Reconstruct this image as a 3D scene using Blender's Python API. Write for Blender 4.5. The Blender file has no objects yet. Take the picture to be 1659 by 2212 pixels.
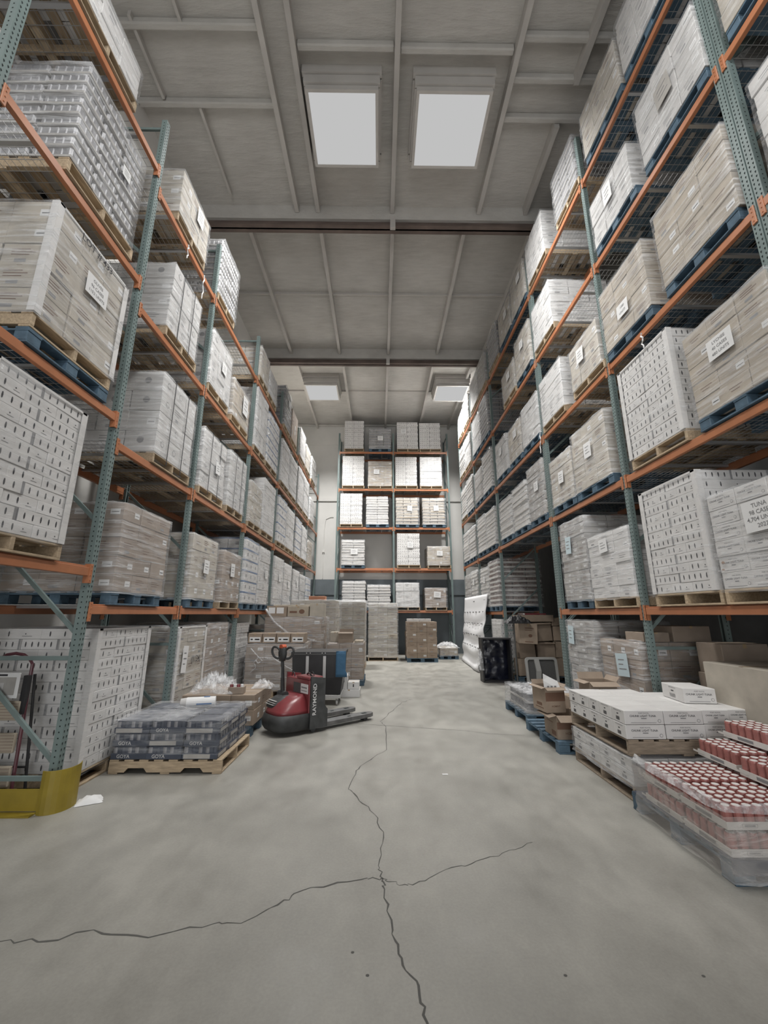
import bpy, bmesh, math, random
from mathutils import Matrix, Vector
random.seed(7)
C = bpy.context.scene.collection
PI = math.pi
sc = bpy.context.scene

# ---------------------------------------------------------------- camera, light, exposure
EXPOSURE = 0.12
FPX, PITCH, YAW, ROLL, CAMH = 892.85, 0.243, 0.011, 0.001, 1.681
cam = bpy.data.cameras.new('camera'); camo = bpy.data.objects.new('camera', cam); C.objects.link(camo)
cam.sensor_fit = 'HORIZONTAL'; cam.sensor_width = 36; cam.lens = FPX / 1659 * 36
cam.clip_start = 0.05; cam.clip_end = 200
fw = Vector((math.sin(YAW)*math.cos(PITCH), math.cos(YAW)*math.cos(PITCH), math.sin(PITCH)))
rt0 = Vector((math.cos(YAW), -math.sin(YAW), 0)); up0 = rt0.cross(fw)
rt = rt0*math.cos(ROLL) + up0*math.sin(ROLL); up = up0*math.cos(ROLL) - rt0*math.sin(ROLL)
R3 = Matrix((rt, up, -fw)).transposed()
camo.matrix_world = Matrix.Translation((0, 0, CAMH)) @ R3.to_4x4()
sc.camera = camo
vs = sc.view_settings
vs.view_transform = 'Standard'; vs.look = 'None'; vs.gamma = 1.0; vs.exposure = EXPOSURE; vs.use_curve_mapping = False
w = bpy.data.worlds.new('world'); sc.world = w; w.use_nodes = True
w.node_tree.nodes['Background'].inputs[0].default_value = (0.80, 0.87, 1.0, 1)
w.node_tree.nodes['Background'].inputs[1].default_value = 0.55

def area(name, loc, sx, sy, power, rot=(0, 0, 0), spread=PI, col=(1, .99, .965)):
    l = bpy.data.lights.new(name, 'AREA'); l.shape = 'RECTANGLE'; l.size = sx; l.size_y = sy
    l.energy = power; l.color = col; l.spread = spread
    o = bpy.data.objects.new(name, l); C.objects.link(o); o.location = loc; o.rotation_euler = rot
    return o
R = math.radians
# lamps under the skylights in frame; side, cross and behind lamps are added fill
SKY = [(-1.27, -0.10, 5.24, 6.43), (0.67, 1.90, 5.24, 6.43), (-2.97, -1.75, 14.76, 15.9), (2.30, 3.50, 14.76, 15.9)]
def aimed(name, loc, d, sx, sy, power, spread):
    q = Vector(d).to_track_quat('-Z', 'Y').to_euler(); return area(name, loc, sx, sy, power, q, spread)
DN = (0, 0, -1)
aimed('skylight_daylight_near_left', (-.68, 5.83, 10.44), DN, 1.1, 1.1, 20, R(62))
aimed('skylight_daylight_near_right', (1.28, 5.83, 10.44), DN, 1.1, 1.1, 20, R(62))
aimed('rack_fill_near_left_side', (-.68, 5.85, 10.42), (-.78, .28, -.78), .7, .7, 75, R(88))  # side and cross lamps: added rack fill, angled to stay out of view
aimed('rack_fill_near_left_cross', (-.62, 5.83, 10.40), (.56, .15, -.82), .7, .7, 85, R(80))
aimed('rack_fill_near_right_cross', (1.22, 5.83, 10.40), (-.56, .15, -.82), .7, .7, 95, R(80))
aimed('rack_fill_near_right_side', (1.28, 5.85, 10.42), (.78, .28, -.78), .7, .7, 75, R(88))
aimed('skylight_daylight_far_left', (-2.36, 15.33, 10.44), (0, .05, -1), 1.1, 1.1, 385, R(120))
aimed('skylight_daylight_far_right', (2.9, 15.33, 10.44), (0, .05, -1), 1.1, 1.1, 385, R(120))
aimed('fill_behind_left', (1.2, .3, 10.3), (-.8, .3, -.7), 1.2, 1.2, 95, R(95))  # added ceiling-height fill behind the camera, no skylight there
aimed('fill_behind_right', (-.7, .3, 10.3), (.8, .3, -.7), 1.2, 1.2, 95, R(95))
aimed('fill_behind', (0.3, 0.0, 10.2), (0, .3, -1), 3.0, 1.6, 55, R(150))
area('fill_behind_low', (0.0, -9.8, 2.5), 7.0, 4.6, 450, rot=(R(93), 0, 0))  # invented fill lamp, low behind the camera

# ---------------------------------------------------------------- materials
def srgb(r, g, b):
    f = lambda c: (c/255/12.92 if c/255 <= .04045 else ((c/255+.055)/1.055)**2.4)
    return (f(r), f(g), f(b), 1)
def mat(name, col, rough=.6, metal=0, bump=0, bscale=30, var=0, vscale=4, spec=.5, stretch=None, coat=0):
    m = bpy.data.materials.new(name); m.use_nodes = True; nt = m.node_tree; N = nt.nodes; L = nt.links
    b = N['Principled BSDF']; b.inputs['Base Color'].default_value = (*col[:3], 1)
    b.inputs['Roughness'].default_value = rough; b.inputs['Metallic'].default_value = metal
    b.inputs['Specular IOR Level'].default_value = spec
    if coat: b.inputs['Coat Weight'].default_value = coat; b.inputs['Coat Roughness'].default_value = .25
    if var or bump:
        tc = N.new('ShaderNodeTexCoord'); mp = N.new('ShaderNodeMapping'); L.new(tc.outputs['Object'], mp.inputs[0])
        if stretch: mp.inputs['Scale'].default_value = stretch
        oi = N.new('ShaderNodeObjectInfo'); mul = N.new('ShaderNodeMath'); mul.operation = 'MULTIPLY'; mul.inputs[1].default_value = 37
        L.new(oi.outputs['Random'], mul.inputs[0]); L.new(mul.outputs[0], mp.inputs['Location'])
    if var:
        n = N.new('ShaderNodeTexNoise'); n.inputs['Scale'].default_value = vscale; n.inputs['Detail'].default_value = 5
        L.new(mp.outputs[0], n.inputs['Vector'])
        mr = N.new('ShaderNodeMapRange'); mr.inputs['From Min'].default_value = .3; mr.inputs['From Max'].default_value = .7
        mr.inputs['To Min'].default_value = 1-var; mr.inputs['To Max'].default_value = 1+var
        L.new(n.outputs['Fac'], mr.inputs['Value'])
        mr2 = N.new('ShaderNodeMapRange'); mr2.inputs['To Min'].default_value = 1-var*.6; mr2.inputs['To Max'].default_value = 1+var*.6
        L.new(oi.outputs['Random'], mr2.inputs['Value'])
        m1 = N.new('ShaderNodeMath'); m1.operation = 'MULTIPLY'; L.new(mr.outputs[0], m1.inputs[0]); L.new(mr2.outputs[0], m1.inputs[1])
        vm = N.new('ShaderNodeVectorMath'); vm.operation = 'SCALE'; vm.inputs[0].default_value = col[:3]
        L.new(m1.outputs[0], vm.inputs['Scale']); L.new(vm.outputs[0], b.inputs['Base Color'])
    if bump:
        n2 = N.new('ShaderNodeTexNoise'); n2.inputs['Scale'].default_value = bscale; n2.inputs['Detail'].default_value = 6
        L.new(mp.outputs[0], n2.inputs['Vector'])
        bp = N.new('ShaderNodeBump'); bp.inputs['Strength'].default_value = bump; bp.inputs['Distance'].default_value = .02
        L.new(n2.outputs['Fac'], bp.inputs['Height']); L.new(bp.outputs[0], b.inputs['Normal'])
    return m
M = {}
M['kraft'] = mat('kraft_card', (.305, .24, .185), .75, var=.13, vscale=5, bump=.1, bscale=20)
M['kraft_d'] = mat('kraft_card_dull', (.29, .235, .19), .75, var=.12, vscale=5)
M['kraft_l'] = mat('kraft_card_pale', (.40, .345, .275), .75, var=.12, vscale=5)
M['tan'] = mat('tan_card', (.44, .40, .34), .7, var=.12, vscale=6)
M['white'] = mat('white_card', (.62, .61, .60), .6, var=.05, vscale=6)
M['offwhite'] = mat('off_white_card', (.52, .51, .50), .6, var=.09, vscale=7)
M['grey'] = mat('grey_card', (.36, .345, .325), .65, var=.13, vscale=8)
M['ink'] = mat('black_print', (.035, .035, .04), .7)
M['inkg'] = mat('grey_print', (.22, .22, .225), .7)
M['inkr'] = mat('brown_print', (.16, .09, .06), .7)
M['paper'] = mat('note_paper', (.70, .70, .70), .7)
M['paperb'] = mat('pale_blue_paper', (.52, .62, .66), .7)
M['tape'] = mat('parcel_tape', (.40, .30, .19), .25)
M['wood'] = mat('pallet_wood', (.40, .31, .21), .8, var=.22, vscale=9, stretch=(1, 6, 6), bump=.2)
M['woodd'] = mat('aged_pallet_wood', (.25, .20, .15), .85, var=.25, vscale=9, stretch=(1, 6, 6), bump=.25)
M['blue'] = mat('blue_painted_wood', (.068, .115, .16), .75, var=.2, vscale=14, bump=.15)
M['orange'] = mat('orange_beam_paint', (.41, .165, .08), .38, var=.1, vscale=6)
M['green'] = mat('green_rack_paint', (.165, .215, .21), .4, var=.1, vscale=4)
M['hole'] = mat('punched_slot', (.012, .02, .02), .9)
M['wire'] = mat('galvanised_wire', (.42, .42, .42), .4, metal=.6)
M['can'] = mat('tin_can_grey', (.23, .23, .245), .42, metal=.15, var=.12, vscale=40)
M['canb'] = mat('tin_can_brown', (.16, .10, .08), .4, metal=.2, var=.2, vscale=40)
M['tray'] = mat('tray_card', (.60, .58, .55), .7, var=.06)
M['bluerim'] = mat('blue_rim_plastic', (.09, .17, .33), .5)
M['black'] = mat('black_plastic', (.022, .022, .024), .45, var=.2, vscale=5)
M['rubber'] = mat('black_bumper', (.045, .047, .048), .6, var=.35, vscale=9)
M['red'] = mat('red_machine_paint', (.20, .036, .042), .36, var=.12, vscale=5, coat=.3)
M['steel'] = mat('worn_steel', (.17, .17, .172), .45, metal=.5, var=.25, vscale=9)
M['alu'] = mat('aluminium', (.55, .55, .55), .4, metal=.4)
M['yellow'] = mat('yellow_guard_paint', (.25, .185, .02), .5, var=.12, vscale=8)
M['redbtn'] = mat('red_button', (.50, .085, .03), .4)
M['bluecloth'] = mat('blue_cloth', (.045, .12, .21), .85, bump=.3, bscale=15)
M['goya'] = mat('dark_blue_tray', (.05, .06, .085), .5, var=.15, vscale=9)
M['canred'] = mat('red_jar', (.33, .13, .115), .35, var=.12, vscale=30)
M['lid'] = mat('white_lid', (.72, .70, .68), .4)
M['cloth'] = mat('white_fabric', (.66, .66, .67), .85)
M['tarp'] = mat('dark_film', (.010, .012, .024), .3, bump=.4, bscale=6)
M['graym'] = mat('grey_moulded_plastic', (.40, .40, .39), .5)
M['graydk'] = mat('dark_grey_fabric', (.09, .09, .09), .8, bump=.3)
M['door'] = mat('dark_burgundy_tube', (.10, .03, .04), .4)
M['wallm'] = mat('painted_wall', (.66, .65, .625), .8, var=.06, vscale=1.2, bump=.08, bscale=3)
M['wallg'] = mat('grey_blue_dado', (.155, .18, .195), .7, var=.1, vscale=2)
M['wallr'] = mat('unlit_aisle_wall', (.07, .07, .07), .85, var=.1)  # near-black, puts the darkness of the unlit aisle into the colour
M['joist'] = mat('painted_joist', (.50, .48, .455), .75, var=.08, vscale=2)
M['girder'] = mat('brown_girder', (.14, .105, .09), .7, var=.3, vscale=2)
M['seam'] = mat('crack_dark', (.10, .098, .092), .95)
M['rust'] = mat('rust_stain', (.33, .19, .11), .8)

def foam():
    m = mat('sprayed_foam_ceiling', (.56, .545, .52), .9); nt = m.node_tree; N = nt.nodes; L = nt.links; b = N['Principled BSDF']
    tc = N.new('ShaderNodeTexCoord')
    mp = N.new('ShaderNodeMapping'); mp.inputs['Scale'].default_value = (.7, 3.2, 1); L.new(tc.outputs['Object'], mp.inputs[0])
    n = N.new('ShaderNodeTexNoise'); n.inputs['Scale'].default_value = 3; n.inputs['Detail'].default_value = 9; n.inputs['Roughness'].default_value = .62; L.new(mp.outputs[0], n.inputs['Vector'])
    n3 = N.new('ShaderNodeTexNoise'); n3.inputs['Scale'].default_value = 1.1; n3.inputs['Detail'].default_value = 4; L.new(tc.outputs['Object'], n3.inputs['Vector'])
    bp = N.new('ShaderNodeBump'); bp.inputs['Strength'].default_value = .55; bp.inputs['Distance'].default_value = .05
    L.new(n.outputs['Fac'], bp.inputs['Height']); L.new(bp.outputs[0], b.inputs['Normal'])
    cr = N.new('ShaderNodeValToRGB'); cr.color_ramp.elements[0].position = .3; cr.color_ramp.elements[0].color = (.43, .415, .39, 1)
    cr.color_ramp.elements[1].position = .72; cr.color_ramp.elements[1].color = (.60, .585, .555, 1)
    mx = N.new('ShaderNodeMath'); mx.operation = 'ADD'; L.new(n.outputs['Fac'], mx.inputs[0]); L.new(n3.outputs['Fac'], mx.inputs[1])
    hf = N.new('ShaderNodeMath'); hf.operation = 'MULTIPLY'; hf.inputs[1].default_value = .5; L.new(mx.outputs[0], hf.inputs[0])
    L.new(hf.outputs[0], cr.inputs[0]); L.new(cr.outputs[0], b.inputs['Base Color'])
    return m
M['foam'] = foam()

def concrete():
    m = mat('worn_concrete', (.42, .41, .38), .5); nt = m.node_tree; N = nt.nodes; L = nt.links; b = N['Principled BSDF']
    tc = N.new('ShaderNodeTexCoord')
    def noise(s, d, r=.55, sc_=None):
        n = N.new('ShaderNodeTexNoise'); n.inputs['Scale'].default_value = s; n.inputs['Detail'].default_value = d; n.inputs['Roughness'].default_value = r
        if sc_:
            mp = N.new('ShaderNodeMapping'); mp.inputs['Scale'].default_value = sc_; L.new(tc.outputs['Object'], mp.inputs[0]); L.new(mp.outputs[0], n.inputs['Vector'])
        else: L.new(tc.outputs['Object'], n.inputs['Vector'])
        return n
    a = noise(.8, 6); c = noise(3.3, 8, .65, (1, .55, 1)); f = noise(60, 4)
    def ma(op, x, y):
        k = N.new('ShaderNodeMath'); k.operation = op
        for i, v in enumerate((x, y)):
            if hasattr(v, 'outputs'): L.new(v.outputs[0], k.inputs[i])
            else: k.inputs[i].default_value = v
        return k
    s = ma('ADD', ma('ADD', ma('MULTIPLY', a, .45), ma('MULTIPLY', c, .4)), ma('MULTIPLY', f, .15))
    cr = N.new('ShaderNodeValToRGB'); e = cr.color_ramp.elements
    e[0].position = .36; e[0].color = (.225, .217, .195, 1); e[1].position = .62; e[1].color = (.37, .358, .325, 1)
    k = e.new(.5); k.color = (.30, .291, .264, 1)
    L.new(s.outputs[0], cr.inputs[0]); L.new(cr.outputs[0], b.inputs['Base Color'])
    mr = N.new('ShaderNodeMapRange'); mr.inputs['From Min'].default_value = .35; mr.inputs['From Max'].default_value = .65; mr.inputs['To Min'].default_value = .34; mr.inputs['To Max'].default_value = .55
    L.new(c.outputs['Fac'], mr.inputs['Value']); L.new(mr.outputs[0], b.inputs['Roughness'])
    bp = N.new('ShaderNodeBump'); bp.inputs['Strength'].default_value = .12; bp.inputs['Distance'].default_value = .01; L.new(c.outputs['Fac'], bp.inputs['Height']); L.new(bp.outputs[0], b.inputs['Normal'])
    return m
M['floor'] = concrete()

def film(name, base, amt, sx, sz, col=(.82, .83, .85)):
    m = bpy.data.materials.new(name); m.use_nodes = True; nt = m.node_tree; N = nt.nodes; L = nt.links
    b = N['Principled BSDF']; b.inputs['Base Color'].default_value = (*col, 1); b.inputs['Roughness'].default_value = .22
    b.inputs['Specular IOR Level'].default_value = .7
    tr = N.new('ShaderNodeBsdfTransparent'); mix = N.new('ShaderNodeMixShader')
    tc = N.new('ShaderNodeTexCoord'); mp = N.new('ShaderNodeMapping'); mp.inputs['Scale'].default_value = (sx, sx, sz); mp.inputs['Rotation'].default_value = (.06, .09, 0)
    L.new(tc.outputs['Object'], mp.inputs[0])
    oi = N.new('ShaderNodeObjectInfo'); mul = N.new('ShaderNodeMath'); mul.operation = 'MULTIPLY'; mul.inputs[1].default_value = 50
    L.new(oi.outputs['Random'], mul.inputs[0]); L.new(mul.outputs[0], mp.inputs['Location'])
    n = N.new('ShaderNodeTexNoise'); n.inputs['Scale'].default_value = 1; n.inputs['Detail'].default_value = 6; n.inputs['Roughness'].default_value = .65; n.inputs['Distortion'].default_value = .6
    L.new(mp.outputs[0], n.inputs['Vector'])
    mr = N.new('ShaderNodeMapRange'); mr.inputs['From Min'].default_value = .46; mr.inputs['From Max'].default_value = .72
    mr.inputs['To Min'].default_value = base; mr.inputs['To Max'].default_value = amt
    L.new(n.outputs['Fac'], mr.inputs['Value']); L.new(mr.outputs[0], mix.inputs[0])
    bp = N.new('ShaderNodeBump'); bp.inputs['Strength'].default_value = .8; bp.inputs['Distance'].default_value = .03
    L.new(n.outputs['Fac'], bp.inputs['Height']); L.new(bp.outputs[0], b.inputs['Normal'])
    L.new(tr.outputs[0], mix.inputs[1]); L.new(b.outputs[0], mix.inputs[2]); L.new(mix.outputs[0], N['Material Output'].inputs[0])
    return m
M['film'] = film('stretch_film', .14, .6, 1.6, 22)  # denser streaks, raised so their white also imitates the film's sheen
M['filml'] = film('thin_stretch_film', .03, .38, 1.4, 14)
M['filmh'] = film('heavy_stretch_film', .24, .6, 1.6, 9, (.66, .63, .60))
M['filmx'] = film('loose_film', .22, .85, 7, 9)

def emis(name, col, s):
    m = bpy.data.materials.new(name); m.use_nodes = True; N = m.node_tree.nodes; L = m.node_tree.links
    e = N.new('ShaderNodeEmission'); e.inputs[0].default_value = (*col, 1); e.inputs[1].default_value = s
    L.new(e.outputs[0], N['Material Output'].inputs[0]); return m
M['sky'] = emis('skylight_diffuser', (1, 1, 1), .485)

# ---------------------------------------------------------------- mesh helper
_txt = {}
def text_geo(s, size):
    k = (s, size)
    if k not in _txt:
        cu = bpy.data.curves.new('t', 'FONT'); cu.body = s; cu.size = size; cu.align_x = 'CENTER'; cu.align_y = 'CENTER'; cu.resolution_u = 2; cu.offset = size*.012
        ob = bpy.data.objects.new('t', cu); me = bpy.data.meshes.new_from_object(ob)
        _txt[k] = ([v.co.copy() for v in me.vertices], [tuple(p.vertices) for p in me.polygons])
        bpy.data.objects.remove(ob); bpy.data.curves.remove(cu); bpy.data.meshes.remove(me)
    return _txt[k]
class MB:
    def __init__(s): s.v = []; s.f = []; s.m = []; s.mats = []; s.T = None
    def mi(s, m):
        if m not in s.mats: s.mats.append(m)
        return s.mats.index(m)
    def add(s, vs_, fs, m):
        o = len(s.v); k = s.mi(m)
        for v in vs_:
            v = Vector(v); s.v.append(tuple(s.T @ v) if s.T else tuple(v))
        for f in fs: s.f.append(tuple(i+o for i in f)); s.m.append(k)
        return s
    def box(s, x0, x1, y0, y1, z0, z1, m, ch=0):
        if ch:
            c = ch; V = []; idx = {}
            for i, x in enumerate((x0, x1)):
                for j, y in enumerate((y0, y1)):
                    for k, z in enumerate((z0, z1)):
                        sx, sy, sz = (1, -1)[i], (1, -1)[j], (1, -1)[k]
                        idx[i, j, k] = len(V)
                        V += [(x, y+sy*c, z+sz*c), (x+sx*c, y, z+sz*c), (x+sx*c, y+sy*c, z)]
            F = []
            g = lambda i, j, k, a: idx[i, j, k]+a
            for i in (0, 1): F.append([g(i, 0, 0, 0), g(i, 1, 0, 0), g(i, 1, 1, 0), g(i, 0, 1, 0)][::(-1 if i == 0 else 1)])
            for j in (0, 1): F.append([g(0, j, 0, 1), g(1, j, 0, 1), g(1, j, 1, 1), g(0, j, 1, 1)][::(1 if j == 0 else -1)])
            for k in (0, 1): F.append([g(0, 0, k, 2), g(1, 0, k, 2), g(1, 1, k, 2), g(0, 1, k, 2)][::(-1 if k == 0 else 1)])
            for i in (0, 1):
                for j in (0, 1): F.append([g(i, j, 0, 0), g(i, j, 0, 1), g(i, j, 1, 1), g(i, j, 1, 0)][::(1 if i == j else -1)])
                for k in (0, 1): F.append([g(i, 0, k, 0), g(i, 0, k, 2), g(i, 1, k, 2), g(i, 1, k, 0)][::(-1 if i == k else 1)])
            for j in (0, 1):
                for k in (0, 1): F.append([g(0, j, k, 1), g(0, j, k, 2), g(1, j, k, 2), g(1, j, k, 1)][::(1 if j == k else -1)])
            for a in idx: F.append([idx[a], idx[a]+1, idx[a]+2][::(-1 if sum(a) % 2 == 0 else 1)])
            return s.add(V, F, m)
        V = [(x0, y0, z0), (x1, y0, z0), (x1, y1, z0), (x0, y1, z0), (x0, y0, z1), (x1, y0, z1), (x1, y1, z1), (x0, y1, z1)]
        return s.add(V, [(0, 3, 2, 1), (4, 5, 6, 7), (0, 1, 5, 4), (1, 2, 6, 5), (2, 3, 7, 6), (3, 0, 4, 7)], m)
    def tube(s, pts, r, m, n=8, r1=None, cap=True, flat=1):
        pts = [Vector(p) for p in pts]; rings = []; V = []
        for i, p in enumerate(pts):
            d = (pts[min(i+1, len(pts)-1)]-pts[max(i-1, 0)]).normalized()
            a = d.orthogonal().normalized() if abs(d.z) > .99 else d.cross(Vector((0, 0, 1))).normalized()
            b = d.cross(a).normalized(); t = i/max(1, len(pts)-1); rr = r if r1 is None else r+(r1-r)*t
            for k in range(n):
                q = 2*PI*k/n; V.append(p+a*rr*math.cos(q)+b*rr*flat*math.sin(q))
        F = []
        for i in range(len(pts)-1):
            for k in range(n): F.append((i*n+k, i*n+(k+1) % n, (i+1)*n+(k+1) % n, (i+1)*n+k))
        if cap: F.append(tuple(range(n))[::-1]); F.append(tuple((len(pts)-1)*n+k for k in range(n)))
        return s.add(V, F, m)
    def loft(s, rings, m, cap=True):
        n = len(rings[0]); V = [p for r_ in rings for p in r_]; F = []
        for i in range(len(rings)-1):
            for k in range(n): F.append((i*n+k, i*n+(k+1) % n, (i+1)*n+(k+1) % n, (i+1)*n+k))
        if cap: F.append(tuple(range(n))[::-1]); F.append(tuple((len(rings)-1)*n+k for k in range(n)))
        return s.add(V, F, m)
    def prism(s, poly, axis, a, b, m):
        def P(p, t): return {'x': (t, p[0], p[1]), 'y': (p[0], t, p[1]), 'z': (p[0], p[1], t)}[axis]
        return s.loft([[P(p, a) for p in poly], [P(p, b) for p in poly]], m)
    def bar(s, p, q, w_, h_, m):
        p = Vector(p); q = Vector(q); d = (q-p).normalized()
        a = d.cross(Vector((0, 0, 1)))
        a = (a.normalized() if a.length > .01 else Vector((1, 0, 0))); b = d.cross(a)
        rr = lambda c: [c+a*w_/2+b*h_/2, c-a*w_/2+b*h_/2, c-a*w_/2-b*h_/2, c+a*w_/2-b*h_/2]
        return s.loft([rr(p), rr(q)], m)
    # marks laid on a face: frame = (origin, right, up)
    def mark(s, fr, pts, m):
        o, r_, u_ = fr; return s.add([o+r_*x+u_*y for x, y in pts], [tuple(range(len(pts)))], m)
    def rect(s, fr, x0, x1, y0, y1, m): return s.mark(fr, [(x0, y0), (x1, y0), (x1, y1), (x0, y1)], m)
    def text(s, fr, x, y, t, size, m, rot=0):
        V, F = text_geo(t, size); o, r_, u_ = fr; c_, s_ = math.cos(rot), math.sin(rot)
        return s.add([o+r_*(x+v.x*c_-v.y*s_)+u_*(y+v.x*s_+v.y*c_) for v in V], F, m)
    def mesh(s, name, smooth=False):
        me = bpy.data.meshes.new(name); me.from_pydata(s.v, [], s.f)
        for m in s.mats: me.materials.append(M[m])
        me.polygons.foreach_set('material_index', s.m)
        bm = bmesh.new(); bm.from_mesh(me); bmesh.ops.recalc_face_normals(bm, faces=bm.faces[:]); bm.to_mesh(me); bm.free()
        if smooth: me.polygons.foreach_set('use_smooth', [True]*len(me.polygons))
        me.update(); return me
def faces(w_, d_, h_, e=.0012):
    """mark frames of a box 0..w,0..d,0..h: front(-y), left(-x), right(+x)"""
    X, Y, Z = Vector((1, 0, 0)), Vector((0, 1, 0)), Vector((0, 0, 1))
    return {'f': (Vector((0, -e, 0)), X, Z, w_), 'l': (Vector((-e, d_, 0)), -Y, Z, d_), 'r': (Vector((w_+e, 0, 0)), Y, Z, d_), 'b': (Vector((w_, d_+e, 0)), -X, Z, w_)}
def obj(name, me, parent=None, loc=(0, 0, 0), rz=0):
    o = bpy.data.objects.new(name, me); C.objects.link(o); o.location = loc; o.rotation_euler = (0, 0, rz)
    if parent: o.parent = parent
    return o
def tag(o, label, cat, group=None, kind=None):
    if label: o['label'] = label
    if cat: o['category'] = cat
    if group: o['group'] = group
    if kind: o['kind'] = kind
    return o
def thing(name, label, cat, loc=(0, 0, 0), rz=0, group=None):
    return tag(obj(name, None, None, loc, rz), label, cat, group)
def struct(name, mb, parent=None, smooth=False):
    o = obj(name, mb.mesh(name, smooth), parent); o['kind'] = 'structure'; return o

# ---------------------------------------------------------------- room shell
SPOTS = [(-.05, 2.46), (.9, 2.45), (1.56, 2.44), (-.13, 2.6)]
WY = 19.3; CZ = 11.0; LX = -4.5; RX = 6.6
b = MB(); b.box(LX-.2, RX+.2, -12, WY+.2, -.2, 0, 'floor'); floor = struct('floor', b)
b = MB(); b.box(LX-.2, RX+.2, -12, WY+.2, CZ, CZ+.2, 'foam'); ceiling = struct('ceiling', b)
b = MB(); b.box(LX, RX, WY, WY+.2, 3.25, CZ, 'wallm'); b.box(LX, RX, WY-.004, WY+.2, 0, 3.25, 'wallg')
b.box(LX, RX, WY-.07, WY, 6.98, 7.14, 'wallm'); b.box(LX, RX, WY-.05, WY, 2.55, 2.66, 'wallg'); b.box(LX, RX, WY-.02, WY, 9.9, 9.93, 'wallm')
wall_far = struct('wall_far', b)
b = MB(); b.tube([(-2.62, WY-.03, 5.6), (-2.56, WY-.03, 6.1), (-2.35, WY-.03, 6.2), (-2.2, WY-.03, 6.2)], .014, 'wallm'); b.tube([(-2.62, WY-.03, 3.3), (-2.62, WY-.03, 5.6)], .014, 'wallm')
b.box(-2.67, -2.57, WY-.06, WY, 4.5, 4.62, 'wallm'); obj('conduit', b.mesh('conduit'), wall_far)
b = MB(); b.box(LX-.2, LX, -12, WY, 0, CZ, 'wallm'); struct('wall_left', b)
b = MB(); b.box(RX, RX+.2, -12, WY, 0, CZ, 'wallr'); struct('wall_right', b)  # its dark colour stands in for the unlit space behind the rack
b = MB(); b.box(4.9, RX, -.2, 0, 0, CZ, 'wallr'); struct('wall_light_block', b)  # unseen wall piece, added to keep light out behind the right rack
# cracks and the saw joint in the slab (parts of the floor)
def ribbon(pts, w0, name, sub=5, jag=.02):
    P = []
    for i in range(len(pts)-1):
        for k in range(sub):
            t = k/sub; P.append(Vector((pts[i][0]*(1-t)+pts[i+1][0]*t+random.uniform(-jag, jag)*(k > 0), pts[i][1]*(1-t)+pts[i+1][1]*t+random.uniform(-jag, jag)*(k > 0))))
    P.append(Vector(pts[-1])); V = []; F = []
    for i, p in enumerate(P):
        d = (P[min(i+1, len(P)-1)]-P[max(i-1, 0)]); nrm = Vector((-d.y, d.x)).normalized(); ww = w0*random.uniform(.35, 1.25)
        V += [(p.x+nrm.x*ww/2, p.y+nrm.y*ww/2, .0012), (p.x-nrm.x*ww/2, p.y-nrm.y*ww/2, .0012)]
    for i in range(len(P)-1): F.append((2*i, 2*i+1, 2*i+3, 2*i+2))
    m = MB(); m.add(V, F, 'seam'); return obj(name, m.mesh(name), floor)
ribbon([(-2.3, 2.67), (-2.0, 2.69), (-1.75, 2.69), (-1.56, 2.77), (-1.23, 2.71), (-.92, 2.81), (-.77, 2.81), (-.6, 2.96), (-.48, 3.09), (-.11, 3.2), (.02, 3.21)], .011, 'crack')
ribbon([(.02, 3.21), (.12, 3.15), (.22, 3.14), (.41, 3.27), (.65, 3.37), (.9, 3.5), (1.17, 3.64)], .006, 'crack')
ribbon([(.11, 6.98), (.1, 5.86), (-.15, 5.4), (-.25, 5.14), (-.3, 4.64), (-.2, 4.45), (-.03, 4.1), (.04, 3.72), (0, 3.35), (.03, 3.21), (.04, 3.1), (.08, 2.75), (.12, 2.56), (.19, 2.4), (.21, 2.22), (.22, 1.7)], .011, 'crack', jag=.015)
ribbon([(.11, 6.98), (.02, 7.3), (.3, 8.28), (.45, 8.8), (.68, 9.13)], .010, 'crack')
ribbon([(-1.6, 7.55), (.09, 7.05), (1.26, 6.76), (1.59, 6.59), (2.1, 6.5)], .009, 'joint_line', jag=.004)
for sx_, sy_ in SPOTS:
    m = MB(); m.add([(sx_+.009*math.cos(a*PI/4), sy_+.009*math.sin(a*PI/4)*.8, .0012) for a in range(8)], [tuple(range(8))], 'seam'); obj('spot', m.mesh('spot'), floor)
# girders, joists, blocking
n = 0
def trim(mb):
    global n; n += 1; return struct('trim_%d' % n, mb)
for gy in (2.3, 7.8, 13.2):
    g = MB(); g.box(LX, RX, gy-.02, gy+.02, 10.42, CZ, 'girder'); g.box(LX, RX, gy-.11, gy+.11, 10.42, 10.46, 'girder')
    g.box(LX, RX, gy-.09, gy+.09, 10.62, CZ, 'foam'); trim(g)
for x, y0, y1 in [(-1.95, 2.4, 7.7), (-1.46, 2.4, 7.7), (.27, 2.4, 7.7), (2.29, 2.4, 7.7), (3.45, 2.4, 5.25), (3.39, 5.9, 7.7), (4.9, 2.4, 7.7),
                  (-3.19, 7.9, 13.1), (-1.46, 7.9, 13.1), (.29, 7.9, 13.1), (2.05, 7.9, 13.1), (3.75, 7.9, 13.1), (-3.13, 13.3, WY), (-1.39, 13.3, WY), (.28, 13.3, WY), (2.0, 13.3, WY), (3.45, 13.3, WY)]:
    g = MB(); g.box(x-.045, x+.045, y0, y1, 10.78, CZ, 'joist'); trim(g)
for x, y0, y1 in [(-3.39, 5.7, 7.4), (-3.22, 3.6, 4.57), (-4.0, 4.5, 5.6)]:
    g = MB(); g.box(x-.025, x+.025, y0, y1, 10.88, CZ, 'joist'); trim(g)
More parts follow.
